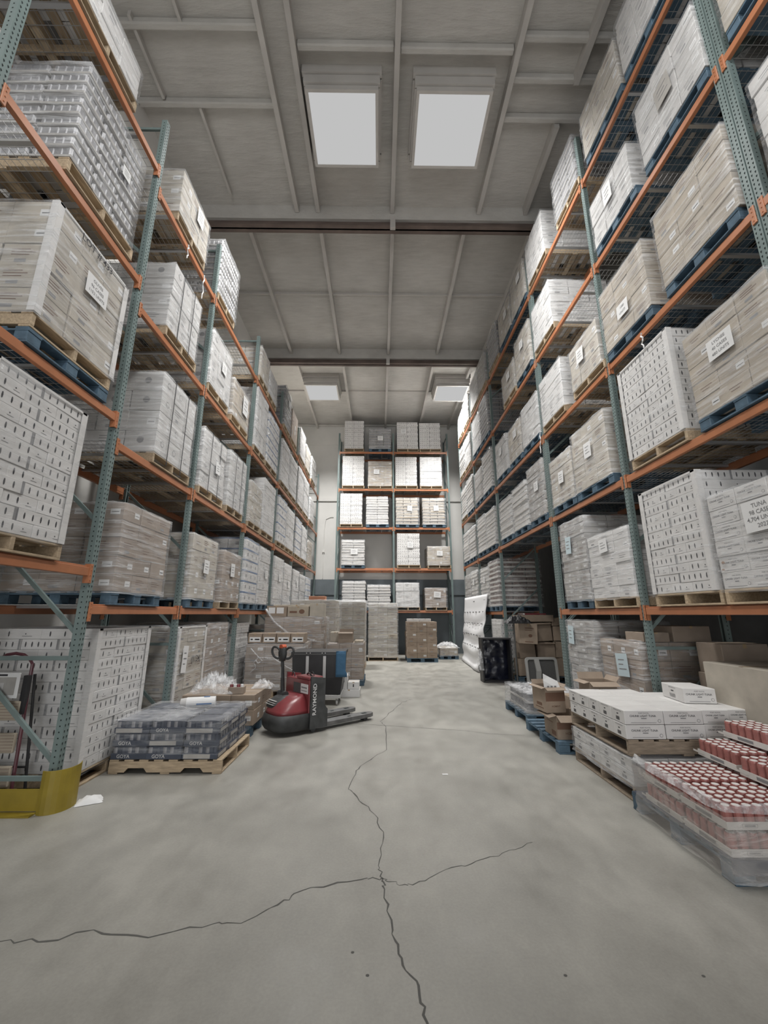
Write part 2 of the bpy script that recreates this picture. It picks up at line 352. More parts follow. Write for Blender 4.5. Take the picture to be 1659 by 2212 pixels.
for x0, x1, y in [(LX, -1.99, 4.62), (LX, -1.99, 5.68), (-1.41, .22, 4.85), (.32, 2.24, 4.87), (2.34, 4.9, 5.25), (2.34, 4.9, 5.85), (2.34, 4.9, 4.7)]:
    g = MB(); g.box(x0, x1, y-.05, y+.05, 10.86, CZ, 'foam', .02); trim(g)
for y in (10.42, 15.95):
    g = MB(); g.box(LX, RX, y-.02, y+.02, 10.93, CZ, 'joist'); trim(g)
g = MB(); g.box(LX, RX, WY-.12, WY, CZ-.1, CZ, 'foam', .03); trim(g)
g = MB(); g.box(.22, .34, 7.62, 7.7, 10.3, 10.62, 'joist'); g.box(.22, .34, 13.02, 13.1, 10.36, 10.62, 'joist'); trim(g)
for i, (x0, x1, y0, y1) in enumerate(SKY):
    f = MB()
    for (e, z0, z1) in ((.0, 10.5, 10.60), (.03, 10.62, 10.8), (.06, 10.82, CZ)):
        for a in ((x0-.05-e, x1+.05+e, y0-.05-e, y0-e*.5), (x0-.05-e, x1+.05+e, y1+e*.5, y1+.05+e), (x0-.05-e, x0-e*.5, y0, y1), (x1+e*.5, x1+.05+e, y0, y1)):
            f.box(*a, z0, z1, 'joist')
    wn = struct('window_%d' % (i+1), f)
    p = MB(); p.box(x0, x1, y0, y1, 10.51, 10.53, 'sky'); obj('skylight_pane', p.mesh('skylight_pane'), wn)

# ---------------------------------------------------------------- pallets, cartons
def pallet_mesh(kind, w_=1.02, d_=1.2):
    m = MB(); c = {'blue': 'blue', 'wood': 'wood', 'aged': 'woodd', 'notched': 'wood', 'agedx': 'woodd'}[kind]
    if kind in ('notched', 'agedx'):
        c = 'woodd' if kind == 'agedx' else c
        for y in (0, d_/2-.02, d_-.04):
            P = [(0, .018), (w_*.14, .018), (w_*.17, .06), (w_*.31, .06), (w_*.34, .018), (w_*.64, .018), (w_*.67, .06), (w_*.81, .06), (w_*.84, .018), (w_, .018), (w_, .124), (0, .124)]
            m.prism(P if kind == 'notched' else [P[0], P[9], P[10], P[11]], 'y', y, y+.04, c)
        for i in range(8): a = i*(w_-.1)/7; m.box(a, a+.1, 0, d_, .124, .142, c, .003)
        for x in (0, w_/2-.05, w_-.1): m.box(x, x+.1, 0, d_, 0, .018, c, .003)
        return m.mesh('pallet')
    if kind == 'blue':
        for i in range(7): a = .005+i*(d_-.12)/6; m.box(0, w_, a, a+.11, .122, .142, 'blue', .003)
        for y in (0, d_/2-.06, d_-.12):
            m.box(0, w_, y, y+.12, .0, .018, 'blue', .003)
            for x in (0, w_/2-.07, w_-.14): m.box(x, x+.14, y+.005, y+.115, .018, .104, 'blue', .004)
        for x in (0, w_/2-.07, w_-.14): m.box(x, x+.14, 0, d_, .104, .122, 'blue', .002)
    else:
        for i in range(7): a = i*(d_-.1)/6; m.box(0, w_, a, a+.1, .122, .142, c, .003)
        for y in (0, d_/2-.05, d_-.1): m.box(0, w_, y, y+.1, 0, .02, c, .003)
        for x in (0, w_/2-.02, w_-.04): m.box(x, x+.04, 0, d_, .02, .122, c, .003)
    return m.mesh('pallet')
_pm = {}
def get_pallet(kind, w_, d_):
    k = (kind, round(w_, 1), round(d_, 1))
    if k not in _pm: _pm[k] = pallet_mesh(kind, k[1]+.02, k[2])
    return _pm[k]
def carton_geo(m, style, w_, d_, h_, var, x0=0, y0=0, z0=0):
    """one carton / tray with its print, corner at x0,y0,z0"""
    T0 = m.T; m.T = (T0 or Matrix()) @ Matrix.Translation((x0, y0, z0))
    F = faces(w_, d_, h_)
    if style in ('dotted',):
        m.box(0, w_, 0, d_, 0, h_-.001, 'white', .003)
        for k in ('f', 'l', 'r'):
            o, r_, u_, L_ = F[k]; fr = (o, r_, u_)
            five = var and L_ > .38
            xs = [L_*(.12+.17*i) for i in range(5)] if five else [L_*.16, L_*.42]
            for cx in xs: m.mark(fr, [(cx+.0085*math.cos(a*PI/4), h_*.5+.029*math.sin(a*PI/4)) for a in range(8)], 'ink')
            if five: m.rect(fr, L_*.945, L_*.998, 0, h_, 'inkg')
            else:
                m.mark(fr, [(L_*.72+.007*math.cos(a*PI/3), h_*.5+.007*math.sin(a*PI/3)) for a in range(6)], 'ink'); m.rect(fr, L_*.66, L_*.84, h_*.26, h_*.31, 'inkg')
    elif style in ('kraft', 'tan', 'kraft_d', 'kraft_l', 'grey', 'white', 'offwhite', 'strap'):
        base = {'strap': 'offwhite'}.get(style, style)
        m.box(0, w_, 0, d_, 0, h_-.002, base, .004)
        lt = style in ('white', 'offwhite', 'strap'); ink = 'inkg' if lt else 'inkr'
        for k in ('f', 'l', 'r'):
            o, r_, u_, L_ = F[k]; fr = (o, r_, u_)
            if var == 0:
                for q in range(3): m.rect(fr, L_*.2, L_*(.6+.12*(q % 2)), h_*(.72-.12*q), h_*(.76-.12*q), ink)
                m.rect(fr, L_*.3, L_*.55, h_*.15, h_*.3, 'inkg')
            elif var == 1:
                m.rect(fr, L_*.62, L_*.9, h_*.3, h_*.62, 'paper'); m.rect(fr, L_*.66, L_*.86, h_*.42, h_*.47, 'inkg')
            elif var == 2 and style == 'strap':
                m.mark(fr, [(L_*.5+.045*math.cos(a*PI/6), h_*.55+.045*math.sin(a*PI/6)) for a in range(12)], 'inkg')
                m.mark((o*1.8, r_, u_), [(L_*.5+.034*math.cos(a*PI/6), h_*.55+.034*math.sin(a*PI/6)) for a in range(12)], 'offwhite')
            elif var == 2:
                m.rect(fr, L_*.3, L_*.75, h_*.52, h_*.56, ink); m.rect(fr, L_*.35, L_*.65, h_*.36, h_*.4, ink)
        if not lt: m.rect((Vector((0, 0, h_-.001)), Vector((1, 0, 0)), Vector((0, 1, 0))), 0, w_, d_*.5-.025, d_*.5+.025, 'tape')
    elif style in ('trays', 'cans', 'brownc', 'tantray'):
        tm = {'trays': 'tray', 'cans': 'grey', 'brownc': 'tray', 'tantray': 'kraft_l'}[style]
        cm = {'trays': 'offwhite', 'cans': 'can', 'brownc': 'canb', 'tantray': 'tan'}[style]
        th = h_*(.42 if style != 'cans' else .22)
        m.box(0, w_, 0, d_, 0, th, tm, .003); m.box(.02, w_-.02, .02, d_-.02, th, h_-.004, cm)
        r_ = .033
        nx, ny = int(w_/(2*r_)), int(d_/(2*r_))
        pts = [((i+.5)*w_/nx, .01+r_) for i in range(nx)]+[(.01+r_, (j+.5)*d_/ny) for j in range(1, ny)]+[(w_-.01-r_, (j+.5)*d_/ny) for j in range(1, ny)]
        for px_, py_ in pts:
            m.tube([(px_, py_, th-.01), (px_, py_, h_-.012)], r_*.98, cm, 7)
    elif style == 'bluerim':
        m.box(0, w_, 0, d_, 0, h_-.03, 'white', .004); m.box(-.004, w_+.004, -.004, d_+.004, h_-.03, h_-.003, 'bluerim', .003)
        for k in ('f', 'l', 'r'):
            o, rr, u_, L_ = F[k]; m.rect((o, rr, u_), L_*.4, L_*.6, h_*.3, h_*.6, 'inkg')
    elif style == 'goya':
        m.box(0, w_, 0, d_, 0, h_*.45, 'goya', .003); m.box(.02, w_-.02, .02, d_-.02, h_*.45, h_-.004, 'goya'); nx, ny = int(w_/.07), int(d_/.07)
        pts = [((i+.5)*w_/nx, .045) for i in range(nx)]+[(w_-.045, (j+.5)*d_/ny) for j in range(1, ny)]+[(.045, (j+.5)*d_/ny) for j in range(1, ny)]
        for px_, py_ in pts: m.tube([(px_, py_, h_*.3), (px_, py_, h_-.012)], .033, 'can' if (px_*100) % 3 < 1.5 else 'goya', 8)
        o, rr, u_, L_ = F['f']
        if var == 0: m.text((o, rr, u_), L_*.35, h_*.23, 'GOYA', .05, 'offwhite')
        else: m.rect((o, rr, u_), L_*.05, L_*.8, h_*.06, h_*.4, 'grey')
        o, rr, u_, L_ = F['r']; m.rect((o, rr, u_), L_*.1, L_*.8, h_*.08, h_*.38, 'grey')
    elif style == 'tuna':
        m.box(0, w_, 0, d_, 0, h_-.002, 'white', .004)
        o, rr, u_, L_ = F['f']; fr = (o, rr, u_)
        m.text(fr, L_*.5, h_*.8, 'PORT ROYAL', .017, 'inkg'); m.text(fr, L_*.47, h_*.6, 'CHUNK LIGHT TUNA', .026 if L_ > .3 else .019, 'ink')
        m.rect(fr, L_*.42, L_*.56, h_*.40, h_*.47, 'inkg'); m.rect(fr, L_*.15, L_*.8, h_*.12, h_*.15, 'inkg')
        m.mark(fr, [(L_*.88+.016*math.cos(a*PI/5), h_*.26+.016*math.sin(a*PI/5)) for a in range(10)], 'inkg')
        m.mark((o*1.6, rr, u_), [(L_*.88+.012*math.cos(a*PI/5), h_*.26+.012*math.sin(a*PI/5)) for a in range(10)], 'white')
        for k in ('l', 'r'):
            o, rr, u_, L_ = F[k]; fr = (o, rr, u_)
            m.text(fr, L_*.5, h_*.84, 'CHUNK LIGHT TUNA', .014, 'inkg'); m.rect(fr, L_*.44, L_*.56, h_*.58, h_*.66, 'ink')
            for q in range(9): m.rect(fr, L_*(.36+.03*q), L_*(.36+.03*q)+.003*(1+q % 2), h_*.16, h_*.42, 'ink')
    m.T = T0
_cm = {}
def carton_mesh(style, w_, d_, h_, var):
    k = (style, round(w_, 3), round(d_, 3), round(h_, 3), var)
    if k not in _cm:
        m = MB(); carton_geo(m, style, w_, d_, h_, var); _cm[k] = m.mesh('carton')
    return _cm[k]
def tier_mesh(style, W, D, nx, ny, h_, var):
    k = ('tier', style, round(W, 1), round(D, 1), nx, ny, round(h_, 3), var)
    if k not in _cm:
        m = MB(); W, D = k[2], k[3]
        for i in range(nx):
            for j in range(ny):
                if 0 < i < nx-1 and 0 < j < ny-1 and nx > 2: continue
                carton_geo(m, style, W/nx-.004, D/ny-.004, h_, (var+i+j) % 3 if style not in ('dotted', 'goya') else (var % 2), i*W/nx, j*D/ny, 0)
        _cm[k] = m.mesh('carton_tier')
    return _cm[k]
STY = {'tuna': (.13, 3, 4, .006, 1),  # tier height, across, deep, jitter, print variants
    'dotted': (.108, 3, 3, .004, 2), 'kraft': (.245, 3, 3, .008, 3), 'kraft_d': (.2, 3, 3, .008, 3), 'tan': (.23, 3, 3, .008, 3), 'kraft_l': (.2, 3, 3, .008, 3),
    'grey': (.1, 3, 3, .014, 2), 'white': (.17, 3, 3, .01, 3), 'offwhite': (.2, 3, 3, .01, 3), 'strap': (.26, 3, 3, .012, 3), 'trays': (.115, 2, 3, .018, 1),
    'cans': (.13, 3, 3, .012, 1), 'brownc': (.135, 3, 3, .015, 1), 'tantray': (.13, 3, 3, .014, 1), 'bluerim': (.24, 3, 3, .006, 1), 'goya': (.13, 3, 3, .008, 2)}
def wrap_mesh(W, D, z0, z1, e=.012, amp=.008, rim=.12, name='stretch_wrap', fm='film'):
    m = MB(); na, nb, nz = 8, 8, 10
    per = [(-e+(W+2*e)*i/na, -e) for i in range(na)]+[(W+e, -e+(D+2*e)*i/nb) for i in range(nb)]+[(W+e-(W+2*e)*i/na, D+e) for i in range(na)]+[(-e, D+e-(D+2*e)*i/nb) for i in range(nb)]
    cx, cy = W/2, D/2; rings = []
    for k in range(nz+1):
        z = z0+(z1-z0)*k/nz; fl = 1+.012*(k == 0)
        rings.append([(cx+(x-cx)*fl+random.uniform(0, amp)*(1 if x > cx else -1), cy+(y-cy)*fl+random.uniform(0, amp)*(1 if y > cy else -1), z+random.uniform(-.01, .01)*(k in (0, nz))) for x, y in per])
    if rim: rings.append([(cx+(x-cx)*(1-rim*random.uniform(.8, 1.3)), cy+(y-cy)*(1-rim), z1+e+random.uniform(0, .012)) for x, y in per])
    m.loft(rings, fm, cap=False); return m.mesh(name, True)
LOADS = []
def note_mesh(w_, h_, lines, m_='paper', sz=.05):
    m = MB(); m.box(0, w_, -.004, -.001, 0, h_, m_); fr = (Vector((0, -.0052, 0)), Vector((1, 0, 0)), Vector((0, 0, 1)))
    if lines:
        for i, t in enumerate(lines): m.text(fr, w_*.5, h_*(1-(i+.8)/(len(lines)+.6)), t, sz, 'inkg')
    else:
        for i in range(3): m.rect(fr, w_*.2, w_*random.uniform(.6, .85), h_*(.7-.2*i), h_*(.745-.2*i), 'inkg')
    return m.mesh('paper_note')
def load(side, a0, a1, zb, zt, style, pal='wood', wrap=True, label='', note=None, xf=None, D=1.2, boards=False, two=False, tiers=None, group='wrapped pallet loads on the racks', rot=0, straps=False, film_z=None, cat='pallet load'):
    W = a1-a0
    if side == 'L': loc = (xf if xf is not None else -2.87, a0, zb); rz = PI/2
    elif side == 'R': loc = (xf if xf is not None else 3.39, a1, zb); rz = -PI/2
    else: loc = (a0, xf, zb); rz = 0     # faces the camera: a = x, xf = y
    far = (a0 > 8.9) if side in 'LR' else (xf > 8.9)
    t = thing('pallet_load', label, cat, loc, rz+rot, group)
    z = 0
    if pal:
        pm = get_pallet(pal, W, D)
        if two:
            obj('pallet', get_pallet('blue', W, D), t); obj('pallet', get_pallet('wood', W, D), t, (0, 0, .143)); z = .288
        else: obj('pallet', pm, t); z = .145
    H = zt-zb-z; th, nx, ny, jit, nv = STY[style]
    nt = tiers or max(1, round(H/th)); th = H/nt
    if W < .8: nx = 2
    far_t = far or (side in 'LR' and style in ('cans', 'trays', 'brownc', 'grey') and a0 > 7.5)
    for k in range(nt):
        if style == 'dotted': nx = 2 if k % 2 else 3; ny = 3 if k % 2 else 2
        if far_t:
            o = obj('carton_tier', tier_mesh(style, W, D, nx, ny, th, k % nv if nv > 1 else 0), t, (random.uniform(-jit, jit), random.uniform(-jit, jit), z+k*th), random.uniform(-.012, .012)); continue
        for i in range(nx):
            for j in range(ny):
                if not (j == 0 or i in (0, nx-1) or k == nt-1): continue
                var = (k % 2 if style == 'dotted' else (random.randrange(nv) if nv > 1 else 0))
                ww, dd = W/nx, D/ny
                o = obj('can_tray' if style in ('trays', 'cans', 'brownc', 'tantray', 'goya') else 'carton', carton_mesh(style, ww-.004, dd-.004, th-.001, var), t,
                        (i*ww+random.uniform(-jit, jit)*.6, j*dd+random.uniform(-jit, jit), z+k*th), random.uniform(-.008, .008))
    if boards:
        m = MB()
        for x_, sx in ((0, 1), (W, -1)):
            m.box(min(x_-.008*sx, x_+.055*sx), max(x_-.008*sx, x_+.055*sx), -.016, -.011, z, zt-zb, 'white'); m.box(min(x_-.014*sx, x_-.009*sx), max(x_-.014*sx, x_-.009*sx), -.016, .05, z, zt-zb, 'white')
        m.box(0, W, -.016, -.011, zt-zb-.02, zt-zb, 'white'); obj('corner_board', m.mesh('corner_board'), t)
    if straps:
        for x_ in (.28, .68):
            m = MB(); m.box(W*x_-.006, W*x_+.006, -.03, -.026, z-.1, zt-zb+.012, 'ink'); m.box(W*x_-.006, W*x_+.006, -.03, D, zt-zb+.008, zt-zb+.012, 'ink'); obj('strap', m.mesh('strap'), t)
    if wrap:
        obj('stretch_wrap', wrap_mesh(W, D, (film_z or z-.03), zt-zb+.004, fm='filml' if style in ('dotted', 'goya') else 'film'), t)
    if note:
        (nx_, nz_, nw, nh, lines, *rest) = note if isinstance(note, tuple) else (W*random.uniform(.35, .6), (zt-zb)*random.uniform(.5, .65), .22, .2, None)
        no = obj('paper_note', note_mesh(nw, nh, lines, rest[0] if rest else 'paper', rest[1] if len(rest) > 1 else .05), t, (nx_, -.034, nz_)); no['label'] = 'handwritten paper note'
        no.rotation_euler = (0, random.uniform(-.08, .08), 0)
    return t
def film_mess(name, p0, size, label=None, cat=None, parent=None, nseg=26, flat=.5, m_='filmx', seed=1):
    """crumpled heap of loose film"""
    rnd = random.Random(seed); m = MB(); V = []; F = []; nu = nseg
    for j in range(nu+1):
        for i in range(nu+1):
            u, v = i/nu*2-1, j/nu*2-1; rr = max(abs(u), abs(v))
            hgt = max(0, 1-rr**2.2)*size[2]*(.45+.75*rnd.random())+.003
            V.append((u*size[0]*.5*(1+.12*rnd.random()), v*size[1]*.5*(1+.12*rnd.random()), hgt))
    for j in range(nu):
        for i in range(nu): a = j*(nu+1)+i; F.append((a, a+1, a+nu+2, a+nu+1))
    m.add(V, F, m_); o = obj(name, m.mesh(name, True), parent, p0)
    if label: tag(o, label, cat)
    return o

# ---------------------------------------------------------------- racks
LEVL = [1.73, 3.50, 5.27, 7.05]; LEVN = [2.10, 3.78, 5.58, 7.32]; LEVR = [1.73, 3.50, 5.26, 7.06, 8.80]; LEVF = [1.80, 3.59, 5.41, 7.21, 9.02]
_pp = {}
def post_mesh(h_):
    if h_ in _pp: return _pp[h_]
    m = MB(); wd = .078     # local: front face at y=0 (toward aisle), depth +y, x centred
    m.box(-wd/2, wd/2, 0, .003, 0, h_, 'green'); m.box(-wd/2, -wd/2+.003, .003, .07, 0, h_, 'green'); m.box(wd/2-.003, wd/2, .003, .07, 0, h_, 'green')
    m.box(-wd/2+.003, -.018, .067, .07, 0, h_, 'green'); m.box(.018, wd/2-.003, .067, .07, 0, h_, 'green')
    m.box(-.065, .065, -.03, .1, 0, .008, 'green')
    z = .12
    fr = (Vector((0, -.0008, 0)), Vector((1, 0, 0)), Vector((0, 0, 1)))
    fl = (Vector((-wd/2-.0008, .035, 0)), Vector((0, -1, 0)), Vector((0, 0, 1))); fr2 = (Vector((wd/2+.0008, .035, 0)), Vector((0, 1, 0)), Vector((0, 0, 1)))
    while z < h_-.05:
        for cx in (-.019, .019):
            m.mark(fr, [(cx-.008, z+.01), (cx-.005, z-.004), (cx, z-.013), (cx+.005, z-.004), (cx+.008, z+.01), (cx, z+.014)], 'hole')
        for q in (fl, fr2): m.rect(q, -.006, .006, z-.006, z+.006, 'hole')
        z += .0508
    _pp[h_] = m.mesh('upright_post'); return _pp[h_]
def beam_mesh(L_):
    k = ('beam', round(L_, 3))
    if k not in _pp:
        m = MB(); m.box(.02, L_-.02, -.006, .040, -.05, .035, 'orange', .004); m.box(.02, L_-.02, .018, .040, .035, .052, 'orange', .003)
        for x, s_ in ((0, 1), (L_, -1)):
            a, b_ = sorted((x-.018*s_, x+.028*s_)); m.box(a, b_, -.014, .0, -.12, .07, 'orange', .003); a, b_ = sorted((x+.022*s_, x+.028*s_)); m.box(a, b_, -.012, .045, -.12, .07, 'orange')
            for zz in (-.09, -.04, .01, .05): m.tube([(x+.006*s_, -.014, zz), (x+.006*s_, -.02, zz)], .006, 'orange', 6)
        _pp[k] = m.mesh('rack_beam')
    return _pp[k]
def deck_mesh(L_, D_):
    k = ('deck', round(L_, 2))
    if k not in _pp:
        m = MB(); nx = int(L_/.1); ny = int(D_/.06)
        for i in range(nx+1): x = .01+i*(L_-.02)/nx; m.box(x-.0022, x+.0022, 0, D_, .0, .0044, 'wire')
        for i in range(ny+1): y = i*D_/ny; m.box(0, L_, y-.0018, y+.0018, .0044, .008, 'wire')
        for i in range(3): x = L_*(.2+.3*i); m.box(x-.02, x+.02, .0, D_, -.028, -.001, 'wire')
        m.box(0, L_, -.008, -.004, -.012, .006, 'wire')
        _pp[k] = m.mesh('wire_deck')
    return _pp[k]
def brace_mesh(p, q):
    m = MB(); m.bar(p, q, .028, .038, 'green'); return m.mesh('brace')
D_F = 1.07
def rack(label, side, front, posts, heights, bays, depth=D_F, double=()):
    """bays: list of (i, j, levels) between post i and j. local frame: x along the run, y into the rack"""
    base = {'L': (front, 0, 0), 'R': (front, 0, 0), 'F': (0, front, 0)}[side]; rz = {'L': PI/2, 'R': -PI/2, 'F': 0}[side]
    t = thing('pallet_rack', label, 'pallet rack', base, rz)
    X = (lambda a: a) if side != 'R' else (lambda a: -a)
    for i, a in enumerate(posts):
        x = X(a); h_ = heights[i]
        for dx in ((0,) if i not in double else (-.045, .045)):
            p = obj('upright_post', post_mesh(h_), t, (x+dx, 0, 0)); p2 = obj('upright_post', post_mesh(h_), t, (x+dx, depth-.005, 0)); p2.rotation_euler = (0, 0, PI)
            z = .24; k = 0; y0, y1 = .05, depth-.05
            for q in ((.24, .24), (1.27, 1.27)): obj('brace', brace_mesh((0, y0, q[0]), (0, y1, q[1])), p)
            z = .36
            while z+1.1 < h_:
                a_, b_ = (y0, y1) if k % 1 == 0 else (y1, y0)
                obj('brace', brace_mesh((0, y0, z), (0, y1, min(z+.9, h_-.1))), p); z += 1.13; k += 1
            obj('brace', brace_mesh((0, y0, h_-.12), (0, y1, h_-.12)), p)
    for (i, j, lv) in bays:
        xa, xb = sorted((X(posts[i]), X(posts[j]))); L_ = xb-xa-.078
        for z in lv:
            obj('rack_beam', beam_mesh(L_), t, (xa+.039, .0, z)); o = obj('rack_beam', beam_mesh(L_), t, (xb-.039, depth-.005, z)); o.rotation_euler = (0, 0, PI)
            obj('wire_deck', deck_mesh(L_, depth-.06), t, (xa+.039, .028, z+.04))
    return t
LP = [2.30, 4.24, 6.18, 8.73, 11.27, 13.75, 16.32, 18.83]
rack('long green and orange pallet rack running along the left wall', 'L', -2.9, LP, [8.2]*8, [(0, 1, LEVN)]+[(i, i+1, LEVL) for i in range(1, 7)])
RP = [.42, 2.94, 5.47, 8.0, 11.65, 14.25, 16.74]
rack('tall green and orange pallet rack running along the right side of the aisle', 'R', 3.42, RP, [9.85]*7, [(0, 1, LEVR), (1, 2, LEVR), (2, 3, LEVR), (3, 4, LEVR[1:]), (4, 5, LEVR), (5, 6, LEVR)], double=(1, 3))
rack('two-bay green and orange pallet rack standing across the far wall', 'F', 18.09, [-1.90, .63, 3.16], [10.0]*3, [(0, 1, LEVF), (1, 2, LEVF)])

# ---------------------------------------------------------------- loads on the racks
DZ = .048
ORD = {1: 'first', 2: 'second', 3: 'third', 4: 'top'}
ORDR = {1: 'first', 2: 'second', 3: 'third', 4: 'fourth', 5: 'top'}
LOOK = {'dotted': 'white cartons with rows of black slots', 'kraft': 'brown cartons', 'kraft_d': 'dark brown cartons', 'kraft_l': 'pale brown cartons', 'tan': 'tan cartons', 'grey': 'ragged grey shingled cases', 'white': 'white cartons',
        'offwhite': 'off-white cartons', 'strap': 'white strapped cartons', 'trays': 'white-edged trays', 'cans': 'silver can trays', 'brownc': 'dark can trays', 'tantray': 'tan trays', 'bluerim': 'white cartons with blue rims', 'tuna': 'stained white tuna cartons'}
BN = {0: 'nearest', 1: 'second', 2: 'third', 3: 'fourth', 4: 'fifth', 5: 'sixth', 6: 'last'}
def RL(side, bay, lev, z, items):
    for it in items:
        a0, a1, zt, st, pal = it[:5]; kw = it[5] if len(it) > 5 else {}
        pos = '' if len(items) == 1 else (' nearer' if it is items[0] else (' farther' if it is items[-1] else ' middle'))
        lv = (ORD if side == 'L' else ORDR)[lev]
        lab = '%s, %s rack, %s bay, %s shelf%s' % (LOOK[st], 'left' if side == 'L' else 'right', BN[bay], lv, ',' + pos + ' one' if pos else '')
        load(side, a0, a1, z+DZ, zt, st, pal, label=kw.pop('label', lab), **kw)
# left rack, nearest bay
RL('L', 0, 1, LEVN[0], [(2.72, 3.72, 3.57, 'dotted', 'wood', dict(boards=True))])
RL('L', 0, 2, LEVN[1], [(2.95, 3.97, 5.26, 'tan', 'wood', dict(two=True, boards=True, note=(.42, .88, .30, .22, ['OLIVES', '96 CASES', '1152 UNITS'], 'paper', .045)))])
RL('L', 0, 3, LEVN[2], [(2.94, 3.9, 6.98, 'cans', 'wood', dict(note=(.6, .75, .13, .13, None)))])
RL('L', 0, 4, LEVN[3], [(2.58, 3.58, 7.96, 'white', 'wood', {})])
lt = None
lt = [o for o in bpy.data.objects if o.name.startswith('pallet_load') and 'tan cartons, left rack, nearest bay' in o.get('label', '')][0]
m = MB(); m.text((Vector((0, -.03, 0)), Vector((1, 0, 0)), Vector((0, 0, 1))), .5, 1.36, 'LOT # 433', .1, 'ink'); obj('handwriting', m.mesh('handwriting'), lt)
# second bay
RL('L', 1, 1, LEVL[0], [(4.54, 5.58, 2.91, 'kraft_d', 'blue', dict(film_z=.12))])
RL('L', 1, 2, LEVL[1], [(4.94, 5.92, 4.83, 'strap', 'wood', dict(straps=True))])
RL('L', 1, 3, LEVL[2], [(4.82, 5.68, 6.46, 'strap', 'wood', dict(straps=True))])
RL('L', 1, 4, LEVL[3], [(4.70, 5.62, 7.99, 'tan', 'wood', dict(note=(.45, .5, .2, .28, None)))])
# third bay
RL('L', 2, 1, LEVL[0], [(6.33, 7.32, 2.91, 'tan', 'blue', dict(note=(.4, .55, .2, .22, None))), (7.62, 8.6, 2.84, 'kraft', 'wood', dict(note=(.35, .6, .2, .25, None)))])
RL('L', 2, 2, LEVL[1], [(6.30, 7.28, 4.68, 'strap', 'wood', dict(straps=True, note=(.5, .5, .18, .2, None))), (7.52, 8.45, 4.78, 'strap', 'wood', dict(straps=True))])
RL('L', 2, 3, LEVL[2], [(6.22, 7.15, 6.49, 'strap', 'wood', dict(note=(.4, .6, .2, .2, None))), (7.32, 8.32, 6.22, 'kraft_l', 'wood', dict(note=(.5, .4, .3, .4, None)))])
RL('L', 2, 4, LEVL[3], [(6.22, 7.05, 8.38, 'cans', 'wood', {})])
# fourth bay
RL('L', 3, 1, LEVL[0], [(8.85, 9.8, 3.3, 'bluerim', 'blue', {}), (9.92, 10.85, 3.28, 'white', 'blue', dict(note=True))])
RL('L', 3, 2, LEVL[1], [(8.83, 9.75, 4.6, 'tan', 'wood', {}), (9.85, 10.95, 5.0, 'white', 'wood', {})])
RL('L', 3, 3, LEVL[2], [(8.82, 9.72, 6.9, 'offwhite', 'wood', {}), (9.82, 10.95, 6.8, 'bluerim', 'wood', {})])
RL('L', 3, 4, LEVL[3], [(8.82, 9.55, 8.03, 'tan', 'wood', {}), (9.62, 10.45, 7.9, 'offwhite', 'wood', {})])
RL('L', 4, 1, LEVL[0], [(11.4, 12.4, 3.25, 'white', 'blue', dict(note=True)), (12.55, 13.55, 3.2, 'white', 'blue', dict(note=True))])
RL('L', 4, 2, LEVL[1], [(11.4, 12.4, 5.0, 'bluerim', 'wood', {}), (12.5, 13.55, 4.95, 'white', 'wood', {})])
RL('L', 4, 3, LEVL[2], [(11.4, 12.4, 6.75, 'white', 'wood', {}), (12.5, 13.55, 6.7, 'offwhite', 'wood', {})])
RL('L', 4, 4, LEVL[3], [(11.4, 12.25, 8.5, 'cans', 'wood', dict(note=True)), (12.4, 13.35, 8.25, 'kraft', 'wood', dict(wrap=False, tiers=1))])
RL('L', 5, 1, LEVL[0], [(13.9, 14.95, 3.15, 'white', 'wood', dict(note=True)), (15.1, 16.15, 3.1, 'offwhite', 'wood', {})])
RL('L', 5, 2, LEVL[1], [(13.9, 14.95, 4.95, 'bluerim', 'wood', {}), (15.1, 16.15, 4.9, 'white', 'wood', {})])
RL('L', 5, 3, LEVL[2], [(13.9, 14.95, 6.8, 'white', 'wood', {}), (15.1, 16.15, 6.8, 'white', 'wood', {})])
RL('L', 5, 4, LEVL[3], [(13.9, 14.9, 8.3, 'offwhite', 'wood', {}), (15.1, 16.1, 8.15, 'tan', 'wood', {})])
RL('L', 6, 1, LEVL[0], [(16.5, 17.5, 3.1, 'bluerim', 'wood', {})])
RL('L', 6, 2, LEVL[1], [(16.5, 17.5, 4.6, 'kraft_l', 'wood', {})])
RL('L', 6, 3, LEVL[2], [(16.5, 17.5, 6.4, 'white', 'wood', {})])
RL('L', 6, 4, LEVL[3], [(16.5, 17.5, 8.2, 'grey', 'wood', {})])
# right rack
RL('R', 0, 3, LEVR[2], [(1.75, 2.72, 6.42, 'white', 'wood', {})])
RL('R', 0, 4, LEVR[3], [(1.75, 2.78, 8.15, 'tan', 'blue', {})])
RL('R', 1, 5, LEVR[4], [(3.08, 4.1, 9.97, 'offwhite', 'blue', {}), (4.18, 5.2, 9.88, 'tan', 'blue', {})])
RL('R', 1, 4, LEVR[3], [(3.03, 4.06, 8.22, 'offwhite', 'blue', dict(note=(.4, .5, .25, .3, None, 'grey'))), (4.31, 5.28, 8.06, 'offwhite', 'blue', dict(note=(.4, .5, .2, .3, None)))])
RL('R', 1, 3, LEVR[2], [(3.05, 4.1, 6.47, 'kraft_l', 'blue', {}), (4.35, 5.38, 6.44, 'kraft_l', 'blue', dict(note=(.4, .4, .25, .2, ['1080', 'UNITS'], 'paper', .05)))])
RL('R', 1, 2, LEVR[1], [(2.99, 4.0, 4.66, 'kraft_l', 'blue', dict(note=(.32, .62, .3, .22, ['LYCHEE', '40 CASES', '480 UNITS'], 'paper', .045))), (4.2, 5.2, 4.99, 'dotted', 'wood', dict(boards=True))])
